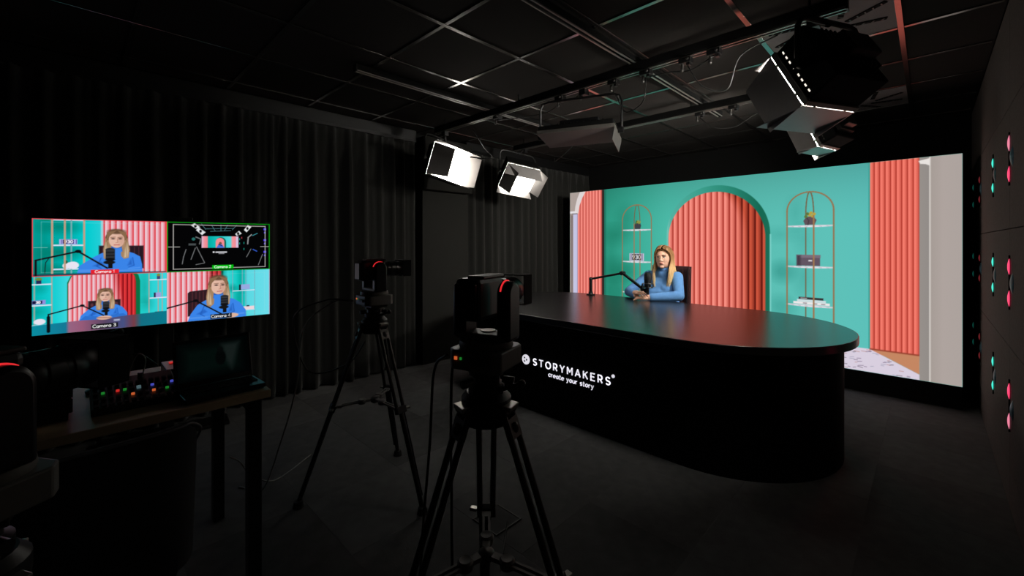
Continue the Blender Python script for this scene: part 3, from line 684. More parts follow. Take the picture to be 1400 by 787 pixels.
# ------------------------------------------------------------------ presenter's desk with the lit sign
DC, DX0, DX1, DR = 3.16, -2.55, -1.05, 0.76
def stadium(r, n=28):
    return [(DX1 + r * math.sin(a), DC - r * math.cos(a)) for a in [math.pi * i / n for i in range(n + 1)]] + \
           [(DX0 - r * math.sin(a), DC + r * math.cos(a)) for a in [math.pi * i / n for i in range(n + 1)]]
deskm = mat('satin_black_laminate', (18, 18, 19), 0.27, 0.0, 0.95, var=0.25, scale=8, bump=0.02, bscale=600)
deskb = mat('black_desk_body', (8, 8, 8), 0.75, 0.0, 0.15)
desk = thing('presenter_desk', 'long black desk with rounded ends and lit white lettering', 'desk', (0, 0, 0))
MB().prism(stadium(DR), 0.703, 0.75).obj('desktop', deskm, desk, 30, 0.004)
MB().prism(stadium(DR - 0.07), 0.0, 0.702).obj('desk_body', deskb, desk, 30)
SIGN = glow('lit_white_acrylic', (238, 236, 246), 0.86, (200, 200, 205))
SIGN2 = glow('lit_white_acrylic_small', (226, 224, 234), 0.66, (200, 200, 205))
FY = DC - DR + 0.07
def stroke_letter(ch, x, z, h, wd, m, name='letter'):
    b = MB(); w, st = GLYPH[ch]
    for k, l in enumerate(st):
        pts = [Vector((x + px * h, FY - 0.004, z + py * h)) for px, py in l]
        for a, q in zip(pts, pts[1:]):
            d = (q - a)
            if d.length < 1e-6: continue
            e = d.normalized() * wd * 0.25
            b.bar(a - e, q + e, wd, 0.006, roll=(0, 1, 0))
    b.obj(name, m, desk, 0)
    return w * h
x = -2.184
hcap = 0.048
for ch in 'STORYMAKERS':
    x += stroke_letter(ch, x, 0.360, hcap, 0.0070, SIGN) + 0.029
x2 = -2.032
for ch in 'create your story':
    if ch == ' ': x2 += 0.019; continue
    x2 += stroke_letter(ch, x2, 0.304, 0.034, 0.0046, SIGN2, 'small_letter') + 0.0085
# registered mark: a ring with a small letter inside
b = MB()
for a, q in zip(arc(0, 0, 1, 1, 0, 360, 16), arc(0, 0, 1, 1, 0, 360, 16)[1:]):
    b.bar((x - 0.006 + a[0] * 0.010, FY - 0.004, 0.424 + a[1] * 0.010), (x - 0.006 + q[0] * 0.010, FY - 0.004, 0.424 + q[1] * 0.010), 0.0032, 0.006, roll=(0, 1, 0))
b.obj('registered_mark', SIGN2, desk, 0)
stroke_letter('R', x - 0.009, 0.4185, 0.011, 0.0026, SIGN2, 'registered_letter')
# round badge with three triangular cut-outs pointing right
badge = MB().rod((-2.262, FY - 0.001, 0.386), (-2.262, FY - 0.007, 0.386), 0.038, n=36).obj('round_badge', SIGN, desk, 30)
for dx, dz in ((-0.010, 0.0135), (-0.010, -0.0135), (0.012, 0.0)):
    MB().prism([(-0.008, 0.010), (-0.008, -0.010), (0.010, 0.0)], 0.0, 0.001, Matrix(((1, 0, 0), (0, 0, -1), (0, 1, 0))), (-2.262 + dx, FY - 0.0075, 0.386 + dz)).obj('badge_triangle', MATTE, desk, 0)

# ------------------------------------------------------------------ the presenter
WX, WY = -1.92, 4.14
skinm = mat('skin', (222, 172, 148), 0.5, 0.0, 0.4, var=0.06, scale=50)
knit = mat('blue_knit', (98, 148, 206), 0.85, 0.0, 0.2, var=0.12, scale=40, bump=0.35, bscale=500)
jeans = mat('dark_trousers', (24, 26, 34), 0.9)
lipm = mat('lips', (176, 92, 86), 0.45, var=0.05)
browm = mat('brows', (112, 80, 58), 0.8)
eyem = mat('eye_white', (214, 208, 204), 0.25, var=0.02)
irism = mat('iris', (50, 56, 60), 0.2)
pearl = mat('pearl_button', (236, 236, 240), 0.25)
def hair_material():
    m = mat('blonde_hair', (190, 152, 104), 0.5, 0.0, 0.5, var=0.25, scale=90)
    nt = m.node_tree; N = nt.nodes; L = nt.links; b = N['Principled BSDF']
    tc = N.new('ShaderNodeTexCoord'); sx = N.new('ShaderNodeSeparateXYZ'); L.new(tc.outputs['Object'], sx.inputs[0])
    no = N.new('ShaderNodeTexNoise'); no.inputs['Scale'].default_value = 60
    mp = N.new('ShaderNodeMapping'); mp.inputs['Scale'].default_value = (1, 1, 0.12)
    L.new(tc.outputs['Object'], mp.inputs[0]); L.new(mp.outputs[0], no.inputs['Vector'])
    ad = N.new('ShaderNodeMath'); ad.operation = 'MULTIPLY_ADD'; ad.inputs[1].default_value = 0.14; L.new(no.outputs['Fac'], ad.inputs[0]); L.new(sx.outputs['Z'], ad.inputs[2])
    mr = N.new('ShaderNodeMapRange'); mr.inputs[1].default_value = 0.96; mr.inputs[2].default_value = 1.33; L.new(ad.outputs[0], mr.inputs[0])
    cr = N.new('ShaderNodeValToRGB'); e = cr.color_ramp.elements
    e[0].position = 0.0; e[0].color = lin((216, 188, 138)) + (1,); e[1].position = 1.0; e[1].color = lin((128, 92, 58)) + (1,)
    q = e.new(0.45); q.color = lin((204, 164, 112)) + (1,); q = e.new(0.78); q.color = lin((146, 106, 66)) + (1,)
    L.new(mr.outputs[0], cr.inputs[0]); L.new(cr.outputs[0], b.inputs['Base Color'])
    return m
hairm = hair_material()

person = thing('person', 'seated person in a pale blue turtleneck with long blonde hair, hands clasped', 'person', (WX, WY, 0))
SHL, SHR = Vector((0.148, -0.005, 0.962)), Vector((-0.148, -0.005, 0.962))
ELL, ELR = Vector((0.235, -0.16, 0.798)), Vector((-0.285, -0.17, 0.80))
WRL, WRR = Vector((0.02, -0.325, 0.783)), Vector((-0.125, -0.325, 0.790))
HEADC = Vector((0.03, -0.055, 1.0))
HROT = Matrix.Rotation(R(11), 3, 'Z') @ Matrix.Rotation(R(2), 3, 'X')
def Hd(x, y, z):
    """head space: x to the person's left, -y forwards, z above the chin"""
    return HEADC + Vector((0, 0, 0.05)) + HROT @ Vector((x, y, z))
def torso(b, g):
    b.ball((0, 0.07, 0.53), (0.175 + g, 0.13 + g, 0.12))
    b.ball((0, 0.03, 0.66), (0.155 + g, 0.115 + g, 0.15))
    b.ball((0, 0.005, 0.82), (0.162 + g, 0.115 + g, 0.16))
    b.ball((-0.02, -0.045, 0.77), (0.185 + g, 0.10 + g, 0.11))
    b.ball((0, 0.02, 0.92), (0.155 + g, 0.085 + g, 0.09))
    for s in (-1, 1): b.ball((0.066 * s, -0.058, 0.84), (0.07 + g, 0.058 + g, 0.08))
    b.cap((-0.125, 0.0, 0.958), (0, 0.0, 0.992), 0.048 + g, 0.058 + g); b.cap((0.125, 0.0, 0.958), (0, 0.0, 0.992), 0.048 + g, 0.058 + g)
    b.cap((0.01, 0.0, 1.0), (0.02, -0.01, 1.03), 0.075 + g, 0.055 + g)
def arms(b, g, stop=1.0):
    for sh, el, wr in ((SHL, ELL, WRL), (SHR, ELR, WRR)):
        b.cap(sh, sh.lerp(el, 0.5), 0.048 + g, 0.042 + g); b.cap(sh.lerp(el, 0.5), el, 0.042 + g, 0.038 + g)
        mid = el.lerp(wr, 0.35); b.cap(el, mid, 0.038 + g, 0.037 + g); b.cap(mid, el.lerp(wr, stop), 0.037 + g, 0.028 + g)
body = MB()
torso(body, 0.0); arms(body, 0.0)
body.cap((0.015, 0.0, 1.0), (0.03, -0.025, 1.08), 0.05, 0.048)
for s in (-1, 1):   # thighs, calves and shoes under the desk
    hip, kn, an = Vector((0.09 * s, 0.04, 0.53)), Vector((0.1 * s, -0.13, 0.545)), Vector((0.1 * s, -0.09, 0.09))
    body.cap(hip, kn, 0.078, 0.056); body.cap(kn, an, 0.053, 0.036); body.cap(an + Vector((0, 0.03, -0.045)), an + Vector((0, -0.09, -0.055)), 0.04, 0.034)
# head
hb = MB()
hb.ball(Hd(0, 0.022, 0.135), (0.076, 0.094, 0.082), 20, 14, HROT)
hb.ball(Hd(0, -0.028, 0.098), (0.064, 0.064, 0.088), 20, 14, HROT)
hb.ball(Hd(0, -0.036, 0.048), (0.053, 0.047, 0.042), 16, 10, HROT)
hb.ball(Hd(0, -0.068, 0.019), (0.024, 0.018, 0.017), 12, 8, HROT)
for s in (-1, 1):
    hb.ball(Hd(0.031 * s, -0.054, 0.085), (0.027, 0.022, 0.030), 12, 8, HROT)
    hb.ball(Hd(0.028 * s, -0.079, 0.130), (0.025, 0.011, 0.009), 12, 8, HROT)
    hb.ball(Hd(0.074 * s, 0.012, 0.098), (0.010, 0.018, 0.030), 10, 8, HROT)
hb.cap(Hd(0, -0.087, 0.120), Hd(0, -0.1005, 0.084), 0.0065, 0.0092)
for s in (-1, 1): hb.ball(Hd(0.0095 * s, -0.0935, 0.081), 0.0078)
hb.ball(Hd(0, -0.080, 0.053), (0.027, 0.014, 0.015), 12, 8, HROT)
body.add(hb.v, hb.f)
# hands: left one flat below, right one folded over it
def hand(b, wr, palm_dir, up, side, rz, curl, thumb_side):
    """palm then four unequal fingers with two bends, and a thumb from the palm's side"""
    f = Vector(palm_dir).normalized(); u = Vector(up).normalized(); s = u.cross(f).normalized() * side
    c = wr + f * 0.045
    b.cap(wr - f * 0.01, wr + f * 0.02, 0.027, 0.027)
    M = Matrix((s, f, u)).transposed()
    b.ball(c, (0.040, 0.046, 0.0165), 16, 10, M)
    L4 = (0.072, 0.081, 0.076, 0.06)
    for k in range(4):
        root = c + s * (0.031 - 0.0207 * k) + f * 0.034
        d = (f + s * (0.16 - 0.10 * k)).normalized(); p = root; a = 0.0
        seg = [L4[k] * q for q in (0.45, 0.31, 0.24)]; rad = [0.0088, 0.0081, 0.0074, 0.0066]
        for j in range(3):
            a += curl[j]; dd = d * math.cos(a) - u * math.sin(a); q = p + dd * seg[j]
            b.cap(p, q, rad[j], rad[j + 1], 10); p = q
    t0 = c + s * 0.030 * thumb_side - f * 0.02; t1 = t0 + (s * thumb_side * 0.6 + f * 0.75 + u * 0.1).normalized() * 0.036; t2 = t1 + (f * 0.95 + s * thumb_side * 0.05).normalized() * 0.03
    b.cap(t0, t1, 0.0125, 0.0105, 10); b.cap(t1, t2, 0.0100, 0.0082, 10)
hand(body, WRL + Vector((0, 0, -0.002)), (-0.95, -0.26, -0.05), (0, -0.15, 1), 1, 0, (0.12, 0.30, 0.25), 1)
hand(body, WRR + Vector((0.0, 0, 0.022)), (0.93, -0.32, 0.12), (0.05, -0.25, 1), 1, 0, (0.22, 0.42, 0.30), 1)
bo = body.obj('body', skinm, person, 0)
fuse(bo, 0.0036, 3, 0.5)
# sweater with a folded turtleneck
sw = MB(); torso(sw, 0.008); arms(sw, 0.009, 0.93)
so = sw.obj('sweater', knit, person, 0); fuse(so, 0.007, 4, 0.5)
nk = MB()
nk.lathe([(0.056, 0.0), (0.063, 0.006), (0.065, 0.02), (0.061, 0.03), (0.064, 0.034), (0.066, 0.046), (0.061, 0.058), (0.052, 0.062), (0.047, 0.05)], 28, (0.018, -0.012, 1.005), (0.08, -0.2, 1))
nk.obj('turtleneck_collar', knit, so, 60)
for k in range(3):
    p = WRL.lerp(ELL, 0.17 + 0.055 * k) + Vector((-0.012, -0.036, 0.014)); MB().ball(p, 0.0048, 8, 6).obj('cuff_button', pearl, so, 180)
tr = MB(); tr.ball((0, 0.07, 0.53), (0.187, 0.143, 0.115))
for s in (-1, 1):
    hip, kn, an = Vector((0.09 * s, 0.04, 0.53)), Vector((0.1 * s, -0.13, 0.545)), Vector((0.1 * s, -0.09, 0.12)); tr.cap(hip, kn, 0.087, 0.065); tr.cap(kn, an, 0.063, 0.05)
fuse(tr.obj('trousers', jeans, person, 0), 0.012, 3)
# face details
for s in (-1, 1):
    e = MB().ball(Hd(0.0285 * s, -0.0775, 0.1135), (0.0125, 0.0095, 0.0072), 12, 8, HROT).obj('eye', eyem, person, 180)
    MB().ball(Hd(0.0275 * s, -0.0855, 0.1135), (0.0052, 0.003, 0.0056), 10, 6, HROT).obj('iris', irism, e, 180)
    MB().tube([Hd(0.0135 * s, -0.087, 0.1205), Hd(0.0285 * s, -0.0895, 0.1225), Hd(0.043 * s, -0.080, 0.1170)], [0.0022, 0.0030, 0.0016], 6).obj('eyelid', browm, person, 180)
    MB().tube([Hd(0.012 * s, -0.0955, 0.1325), Hd(0.028 * s, -0.0945, 0.1385), Hd(0.047 * s, -0.081, 0.1345)], [0.0030, 0.0034, 0.0016], 6).obj('eyebrow', browm, person, 180)
MB().tube([Hd(-0.021, -0.0845, 0.0555), Hd(-0.008, -0.0935, 0.0582), Hd(0, -0.0940, 0.0570), Hd(0.008, -0.0935, 0.0582), Hd(0.021, -0.0845, 0.0555)], [0.0015, 0.0038, 0.0034, 0.0038, 0.0015], 7).tube([Hd(-0.02, -0.0845, 0.0545), Hd(-0.008, -0.0915, 0.0505), Hd(0.008, -0.0915, 0.0505), Hd(0.02, -0.0845, 0.0545)], [0.0015, 0.0042, 0.0042, 0.0015], 7).obj('lips', lipm, person, 180)
# hair: a cap plus many tapering locks falling in front of the shoulders
hr = MB()
rr = random.Random(11)
hr.ball(Hd(0, 0.030, 0.142), (0.086, 0.098, 0.086), 24, 16, HROT)
hr.ball(Hd(0, 0.066, 0.085), (0.080, 0.062, 0.090), 20, 14, HROT)
def lock(pts, r, flat=0.55):
    P = spline(pts, 5); k = len(P)
    rs = [r * (0.55 + 0.6 * math.sin(math.pi * min(1, 0.25 + 0.62 * i / k))) * (1 if i < k * 0.8 else max(0.12, (k - i) / (0.2 * k))) for i in range(k)]
    hr.tube(P, rs, 7, flat)
for s in (-1, 1):
    for k in range(26):
        u = k / 25.0
        j = lambda a: rr.uniform(-a, a)
        x0 = s * (0.004 + 0.006 * rr.random()); y0 = -0.062 + 0.15 * u
        topz = 0.214 + 0.012 * math.sin(math.pi * min(1, u * 1.2)) - 0.02 * max(0, u - 0.7) - 0.014 * max(0, 0.3 - u) * 3
        ex = s * (0.058 + 0.03 * u + j(0.010)); ln = rr.uniform(0.86, 1.0)
        front = 1 - u
        lock([Hd(x0, y0, topz), Hd(s * 0.05, y0 - 0.004 * front, topz - 0.018), Hd(s * (0.075 + 0.004 * u), -0.030 + 0.11 * u, 0.135 + j(0.01)), Hd(s * (0.076 + 0.012 * u), -0.022 + 0.09 * u, 0.065),
              HEADC + Vector((s * (0.082 + 0.012 * u) + j(0.008), -0.045 + 0.11 * u, 0.03 + j(0.01))), HEADC + Vector((ex + s * 0.016, -0.055 + 0.16 * u * (0.6 if u < 0.5 else 1), -0.055 * ln)), HEADC + Vector((ex + j(0.012), -0.062 + 0.05 * u + (0.12 if u > 0.6 else 0), -0.125 * ln - rr.random() * 0.03))], rr.uniform(0.009, 0.013))
hr.obj('hair', hairm, person, 180)

# ------------------------------------------------------------------ presenter's chair
meshm = mat('maroon_chair_mesh', (52, 26, 28), 0.8, 0.0, 0.3, var=0.3, scale=60, bump=0.4, bscale=300)
och = thing('office_chair', 'dark maroon office chair behind the seated presenter', 'chair', (-1.95, 4.30, 0), R(-6))
V, F = [], []
for j in range(9):
    for i in range(13):
        a = -1 + 2 * i / 12; z = 0.56 + 0.50 * j / 8
        V.append((0.225 * a * (1 - 0.04 * (j / 8) ** 2), 0.085 - 0.035 * a * a + 0.05 * (j / 8) ** 2 * 0.6, z))
for j in range(8):
    for i in range(12): F.append((j * 13 + i, j * 13 + i + 1, j * 13 + i + 14, j * 13 + i + 13))
o = MB().add(V, F).obj('backrest', meshm, och, 60); s_ = o.modifiers.new('thick', 'SOLIDIFY'); s_.thickness = 0.022; s_.offset = 0
for i in range(7):
    a = -0.86 + 1.72 * i / 6
    MB().tube([(0.222 * a, 0.066 - 0.035 * a * a + 0.05 * t * t * 0.6, 0.58 + 0.46 * t) for t in (0, 0.25, 0.5, 0.75, 1)], 0.006, 6).obj('mesh_rib', SATIN if i in (0, 6) else meshm, o, 60)
MB().box((0, -0.12, 0.415), (0.46, 0.44, 0.05)).obj('seat', meshm, och, 0, 0.02)
MB().rod((0, -0.1, 0.1), (0, -0.1, 0.4), 0.03).bar((0, 0.08, 0.4), (0, 0.12, 0.62), 0.06, 0.02).obj('column', BLACK, och)
for k in range(5):
    a = 2 * math.pi * k / 5 + 0.3; d = Vector((math.cos(a), math.sin(a), 0))
    MB().bar(Vector((0, -0.1, 0.11)) + d * 0.02, Vector((0, -0.1, 0.075)) + d * 0.24, 0.04, 0.03).obj('leg', BLACK, och, 0, 0.004)
    MB().rod(Vector((0, -0.1, 0.03)) + d * 0.24 - Vector((d.y, -d.x, 0)) * 0.018, Vector((0, -0.1, 0.03)) + d * 0.24 + Vector((d.y, -d.x, 0)) * 0.018, 0.03).obj('caster', RUBBER, och)

# ------------------------------------------------------------------ boom arm and microphone on the desk
bm = thing('microphone_boom', 'black jointed boom arm clamped to the desk beside the presenter', 'microphone arm', (-2.555, 3.80, 0.75))
P0, P1, P2 = Vector((0, 0, 0.17)), Vector((0.34, 0.06, 0.245)), Vector((0.675, -0.065, 0.085))
MB().box((0, 0, 0.006), (0.07, 0.06, 0.012)).rod((0, 0, 0.012), (0, 0, 0.04), 0.026, 0.02).obj('clamp', SATIN, bm, 35, 0.002)
MB().rod((0, 0, 0.03), P0, 0.0165, 0.0165, 16).ball(P0, 0.02).obj('post', SATIN, bm)
MB().bar(P0, P1, 0.017, 0.022).obj('lower_arm', SATIN, bm, 0, 0.003)
MB().rod(P1 - Vector((0, 0.028, 0)), P1 + Vector((0, 0.028, 0)), 0.022).box(P1, (0.055, 0.03, 0.03)).obj('elbow_joint', SATIN, bm, 35, 0.003)
MB().bar(P1, P2, 0.019, 0.024).obj('upper_arm', SATIN, bm, 0, 0.003)
MB().rod(P2 - Vector((0, 0, 0.018)), P2 + Vector((0, 0, 0.05)), 0.0135).obj('end_pivot', SATIN, bm)
MB().tube(spline([P0 + Vector((0.06, -0.012, 0.0)), (0.07, -0.02, 0.09), (0.05, -0.01, 0.0)], 8), 0.0028, 6).obj('cable', CABLE, bm, 180)
mc = thing('microphone', 'black side-address studio microphone on the end of the boom', 'microphone', (-2.555 + P2.x, 3.80 + P2.y, 0.75 + P2.z + 0.05))
mc.scale = (1.14, 1.14, 1.14)
grill = mat('black_mic_mesh', (34, 35, 37), 0.45, 0.5, 0.5, var=0.5, scale=420, bump=0.6, bscale=900)
MB().lathe([(0.020, 0.0), (0.026, 0.003), (0.027, 0.035), (0.026, 0.038)], 24).obj('mic_body', SATIN, mc)
MB().lathe([(0.0265, 0.038), (0.029, 0.042), (0.0295, 0.10), (0.026, 0.115), (0.015, 0.122), (0.002, 0.124)], 24).obj('grille', grill, mc)
MB().lathe([(0.0300, 0.066), (0.0312, 0.067), (0.0312, 0.071), (0.0300, 0.072)], 24).obj('grille_band', SATIN, mc)
b = MB()
for z in (0.002, 0.03):
    b.tube([(0.042 * math.cos(a), 0.042 * math.sin(a), z) for a in [2 * math.pi * i / 20 for i in range(21)]], 0.0042, 6)
for k in range(4):
    a = k * math.pi / 2 + 0.5; c, s2 = math.cos(a), math.sin(a)
    b.rod((0.042 * c, 0.042 * s2, 0.0), (0.042 * c, 0.042 * s2, 0.032), 0.004, n=6); b.rod((0.042 * c, 0.042 * s2, 0.016), (0.024 * c, 0.024 * s2, 0.016), 0.002, n=5)
b.bar((-0.046, 0, 0.016), (-0.055, 0.0, -0.03), 0.02, 0.012); b.bar((-0.055, 0, -0.03), (0, 0, -0.01), 0.014, 0.014)
b.obj('shock_mount', SATIN, mc)
tag(MB().prism([(0, 0), (0.09, 0.01), (0.085, 0.055), (0.0, 0.045)], 0.0, 0.0025).box((0.045, 0.05, 0.02), (0.085, 0.002, 0.04), Matrix.Rotation(0.35, 3, 'X')).obj('note_card', mat('white_paper', (232, 232, 234), 0.7, var=0.03), None, 0), 'small white note card standing behind the clasped hands', 'card').location = (-2.05, 3.85, 0.7505)

# ------------------------------------------------------------------ tripods and robotic cameras
LEGM = mat('grey_anodised_tube', (66, 65, 62), 0.38, 0.6)
def tripod(x, y, az, label, hub=0.88, foot=0.36):
    t = thing('tripod', label, 'tripod', (x, y, 0), 0, 'camera tripods')
    MB().lathe([(0.02, hub - 0.06), (0.06, hub - 0.05), (0.066, hub - 0.01), (0.066, hub + 0.015), (0.052, hub + 0.03), (0.02, hub + 0.03)], 24).obj('bowl', BLACK, t)
    MB().lathe([(0.044, hub + 0.028), (0.048, hub + 0.033), (0.048, hub + 0.05), (0.036, hub + 0.055), (0.036, hub + 0.07), (0.046, hub + 0.075), (0.046, hub + 0.084)], 24).obj('fluid_head', BLACK, t)
    for a in (0.6, 2.8, 4.6):
        c, s = math.cos(a), math.sin(a); MB().rod((0.044 * c, 0.044 * s, hub + 0.062), (0.075 * c, 0.075 * s, hub + 0.058), 0.009, 0.011).obj('head_knob', GUN, t)
    MB().rod((0.045, 0.0, hub + 0.04), (0.098, 0.03, hub + 0.062), 0.006).ball((0.1, 0.031, hub + 0.063), 0.010).obj('lock_lever', BLACK, t)
    MB().box((0, 0, hub + 0.09), (0.11, 0.09, 0.013)).obj('mount_plate', BLACK, t, 0, 0.002)
    ctr = Vector((0, 0, 0.475))
    sp = MB().lathe([(0.008, -0.02), (0.019, -0.012), (0.021, 0.006), (0.013, 0.010)], 18, ctr).obj('spreader_hub', GUN, t)
    for k in range(3):
        a = R(az + 120 * k); d = Vector((math.cos(a), math.sin(a), 0)); s = Vector((-d.y, d.x, 0))
        top = d * 0.062 + Vector((0, 0, hub - 0.012)); ft = d * foot + Vector((0, 0, 0.02)); mid = top.lerp(ft, 0.475)
        ln = (ft - top).normalized()
        lg = MB()
        for e in (-1, 1): lg.rod(top + s * 0.022 * e, mid + s * 0.02 * e, 0.0085, n=10)
        lg.rod(top - s * 0.03, top + s * 0.03, 0.015).bar(top + ln * 0.02, top + ln * 0.07, 0.05, 0.018, roll=d)
        leg = lg.obj('leg', LEGM, t)
        MB().ball(top + ln * 0.045 + d * 0.008, (0.008, 0.012, 0.016)).obj('leg_lock', GUN, leg, 180)
        MB().bar(top - s * 0.0 + Vector((0, 0, 0.012)), top + d * 0.022 + Vector((0, 0, 0.010)), 0.05, 0.012, roll=(0, 0, 1)).obj('leg_joint', SILVER, leg, 0, 0.002)
        cl = MB().bar(mid - ln * 0.014, mid + ln * 0.02, 0.058, 0.026, roll=d).obj('leg_clamp', BLACK, leg, 0, 0.003)
        MB().bar(mid + s * 0.028 + d * 0.004, mid + s * 0.05 + d * 0.012, 0.018, 0.009).obj('clamp_lever', SILVER, cl, 0, 0.002)
        MB().rod(mid, ft, 0.0125, 0.011, 12).rod(mid + s * 0.018, ft.lerp(mid, 0.12) + s * 0.014, 0.006, n=8).obj('lower_leg', BLACK, leg)
        MB().lathe([(0.006, 0.035), (0.02, 0.03), (0.024, 0.008), (0.026, 0.0)][::-1], 14, (ft.x, ft.y, 0.0)).obj('rubber_foot', RUBBER, leg)
        a0 = ctr + d * 0.03; a1 = mid - d * 0.012 + Vector((0, 0, 0.0))
        ar = MB()
        j = a0.lerp(a1, 0.2)
        for e in (-1, 1): ar.bar(j + s * 0.0085 * e, a1 + s * 0.0085 * e, 0.007, 0.008, roll=(0, 0, 1))
        ar.bar(a0 - d * 0.01, j, 0.022, 0.012, roll=(0, 0, 1)).bar(a1 - d * 0.03, a1, 0.028, 0.012, roll=(0, 0, 1))
        arm = ar.obj('spreader_arm', GREYP, t, 0)
        MB().lathe([(0.019, -0.012), (0.021, 0.006), (0.016, 0.012), (0.008, 0.010)], 16, j).obj('spreader_knob', GREYP, arm)
    return t

TALLY = glow('red_tally', (240, 44, 50), 0.9, (60, 4, 6))
LEDO = glow('orange_status', (236, 110, 56), 0.6); LEDG = glow('green_status', (40, 170, 60), 0.4)
BASEM = mat('grey_camera_base', (112, 110, 106), 0.45)
def ptz(x, y, z, yaw, label, shell=None, hd=1.0):
    """robotic camera; local +x looks forwards"""
    t = thing('studio_camera', label, 'camera', (x, y, z), yaw, 'robotic studio cameras')
    shell = shell or SATIN
    base = MB().prism([(0.076 * sx * q, 0.076 * sy * w) for sx, sy, q, w in ((1, 1, 1, 0.75), (1, 1, 0.75, 1), (-1, 1, 0.75, 1), (-1, 1, 1, 0.75), (-1, -1, 1, 0.75), (-1, -1, 0.75, -1 * -1), (1, -1, 0.75, 1), (1, -1, 1, 0.75))], 0.0, 0.05).obj('base', BASEM, t, 0, 0.004)
    MB().box((-0.0772, 0.045, 0.03), (0.003, 0.008, 0.008)).obj('orange_indicator', LEDO, base, 0); MB().box((-0.0772, 0.030, 0.03), (0.003, 0.005, 0.006)).obj('green_indicator', LEDG, base, 0)
    for k in range(3): MB().box((-0.081, -0.01 - 0.016 * k, 0.026), (0.012, 0.012, 0.014)).obj('socket', GUN, base, 0, 0.001)
    MB().lathe([(0.070, 0.05), (0.072, 0.054), (0.070, 0.068), (0.06, 0.07)], 32).obj('turntable', BASEM, t)
    MB().box((0.0, 0.0, 0.078), (0.070, 0.15, 0.018)).obj('yoke_bridge', BASEM, t, 0, 0.005)
    for s in (-1, 1):
        pr = [(-0.034, 0.07), (0.034, 0.07)] + arc(0, 0.190, 0.034, 0.034, 0, 180, 12)
        M = Matrix(((1, 0, 0), (0, 0, 1), (0, 1, 0)))
        am = MB().prism(pr, -0.019, 0.019, M, (0, 0.066 * s, 0)).obj('yoke_arm', shell, t, 35, 0.009)
        if s > 0: continue
        pts = arc(0, 0.190, 0.0345, 0.0345, 50, 165, 10)
        MB().tube([(px, 0.066 * s - 0.006 * s, pz) for px, pz in pts], 0.0024, 6).obj('tally_light', TALLY, am, 180)
    bd = MB().box((-0.012, 0.012, 0.178), (0.135, 0.072, 0.108)).obj('camera_body', shell, t, 0, 0.012)
    MB().box((-0.083, 0.012, 0.176), (0.012, 0.062, 0.088)).obj('rear_cover', SATIN, bd, 0, 0.004)
    MB().box((0.0, 0.0, 0.234), (0.11, 0.05, 0.008)).obj('top_plate', GUN, bd, 0, 0.003)
    ln = MB().lathe([(0.036, 0.0), (0.038, 0.01), (0.036, 0.02), (0.039, 0.022), (0.039, 0.045), (0.037, 0.047), (0.037, 0.055), (0.040, 0.057), (0.040, 0.082), (0.038, 0.085), (0.038, 0.1)], 28, (0.055, 0, 0.183), (1, 0, 0)).obj('lens', SATIN, t)
    MB().lathe([(0.001, 0.0), (0.03, 0.002), (0.033, 0.001)], 24, (0.152, 0, 0.183), (1, 0, 0)).obj('front_glass', mat('dark_lens_glass', (6, 8, 12), 0.05, 0, 0.8, var=0.0), ln)
    h = MB()
    for s in (-1, 1):
        h.box((0.165, 0.046 * s, 0.185), (0.05, 0.003, 0.086)); h.box((0.165, 0, 0.185 + 0.0425 * s), (0.05, 0.094, 0.003))
    h.obj('lens_hood', MATTE, ln, 0)
    MB().rod((0.01, 0, 0.083), (0.01, 0, 0.09), 0.02).obj('pan_cap', SILVER, t)
    return t
tgt = Vector((WX, WY))
def yaw_to(x, y): return math.atan2(tgt.y - y, tgt.x - x)
tripod(-2.097, 1.10, 10, 'black tripod farthest back, standing in front of the black curtain')
ptz(-2.097, 1.10, 0.978, yaw_to(-2.097, 1.10), 'black robotic camera with red light arc in front of the curtain')
tripod(-0.84, 0.76, 17.8, 'nearest whole black tripod with silver spreader, before the desk')
ptz(-0.84, 0.76, 0.978, yaw_to(-0.84, 0.76), 'black robotic camera seen from behind before the desk')
tripod(-1.02, -0.115, 35, 'dark tripod at the left frame edge, partly cut off', hub=0.80)
ptz(-1.02, -0.115, 0.8975, R(124), 'dark robotic camera cut off by the left frame edge')

def cable(pts, r, label, m=None, name='cable', k=8):
    return tag(MB().tube(spline(pts, k), r, 7).obj(name, m or CABLE, None, 180), label, 'cable')
cable([(-2.13, 1.0, 1.0), (-2.22, 0.93, 0.99), (-2.34, 0.83, 0.85), (-2.36, 0.80, 0.55), (-2.42, 0.74, 0.25), (-2.5, 0.68, 0.006), (-2.62, 0.6, 0.006)], 0.004, 'pale cable dropping from the camera by the curtain to floor', WCABLE)
cable([(-2.14, 0.98, 1.005), (-2.25, 0.9, 1.0), (-2.4, 0.8, 0.9), (-2.36, 0.86, 0.62), (-2.2, 1.0, 0.66), (-2.12, 1.06, 0.78)], 0.004, 'black cable looped below the camera by the curtain')
cable([(-0.93, 0.70, 1.0), (-1.02, 0.72, 0.93), (-1.07, 0.74, 0.7), (-1.1, 0.73, 0.35), (-1.09, 0.72, 0.006), (-1.3, 0.95, 0.006)], 0.0042, 'black cable hanging from the nearest whole camera')
cable([(-0.925, 0.725, 1.0), (-0.99, 0.76, 0.9), (-1.03, 0.79, 0.6), (-1.02, 0.80, 0.2), (-1.0, 0.9, 0.006), (-1.4, 1.4, 0.006)], 0.0042, 'second black cable hanging beside the nearest camera, lying on floor')
cable([(-2.1, 0.45, 0.40), (-2.25, 0.52, 0.30), (-2.5, 0.62, 0.12), (-2.55, 0.75, 0.006), (-2.7, 1.0, 0.006)], 0.0036, 'pale cable sagging from the control table to the floor', WCABLE)

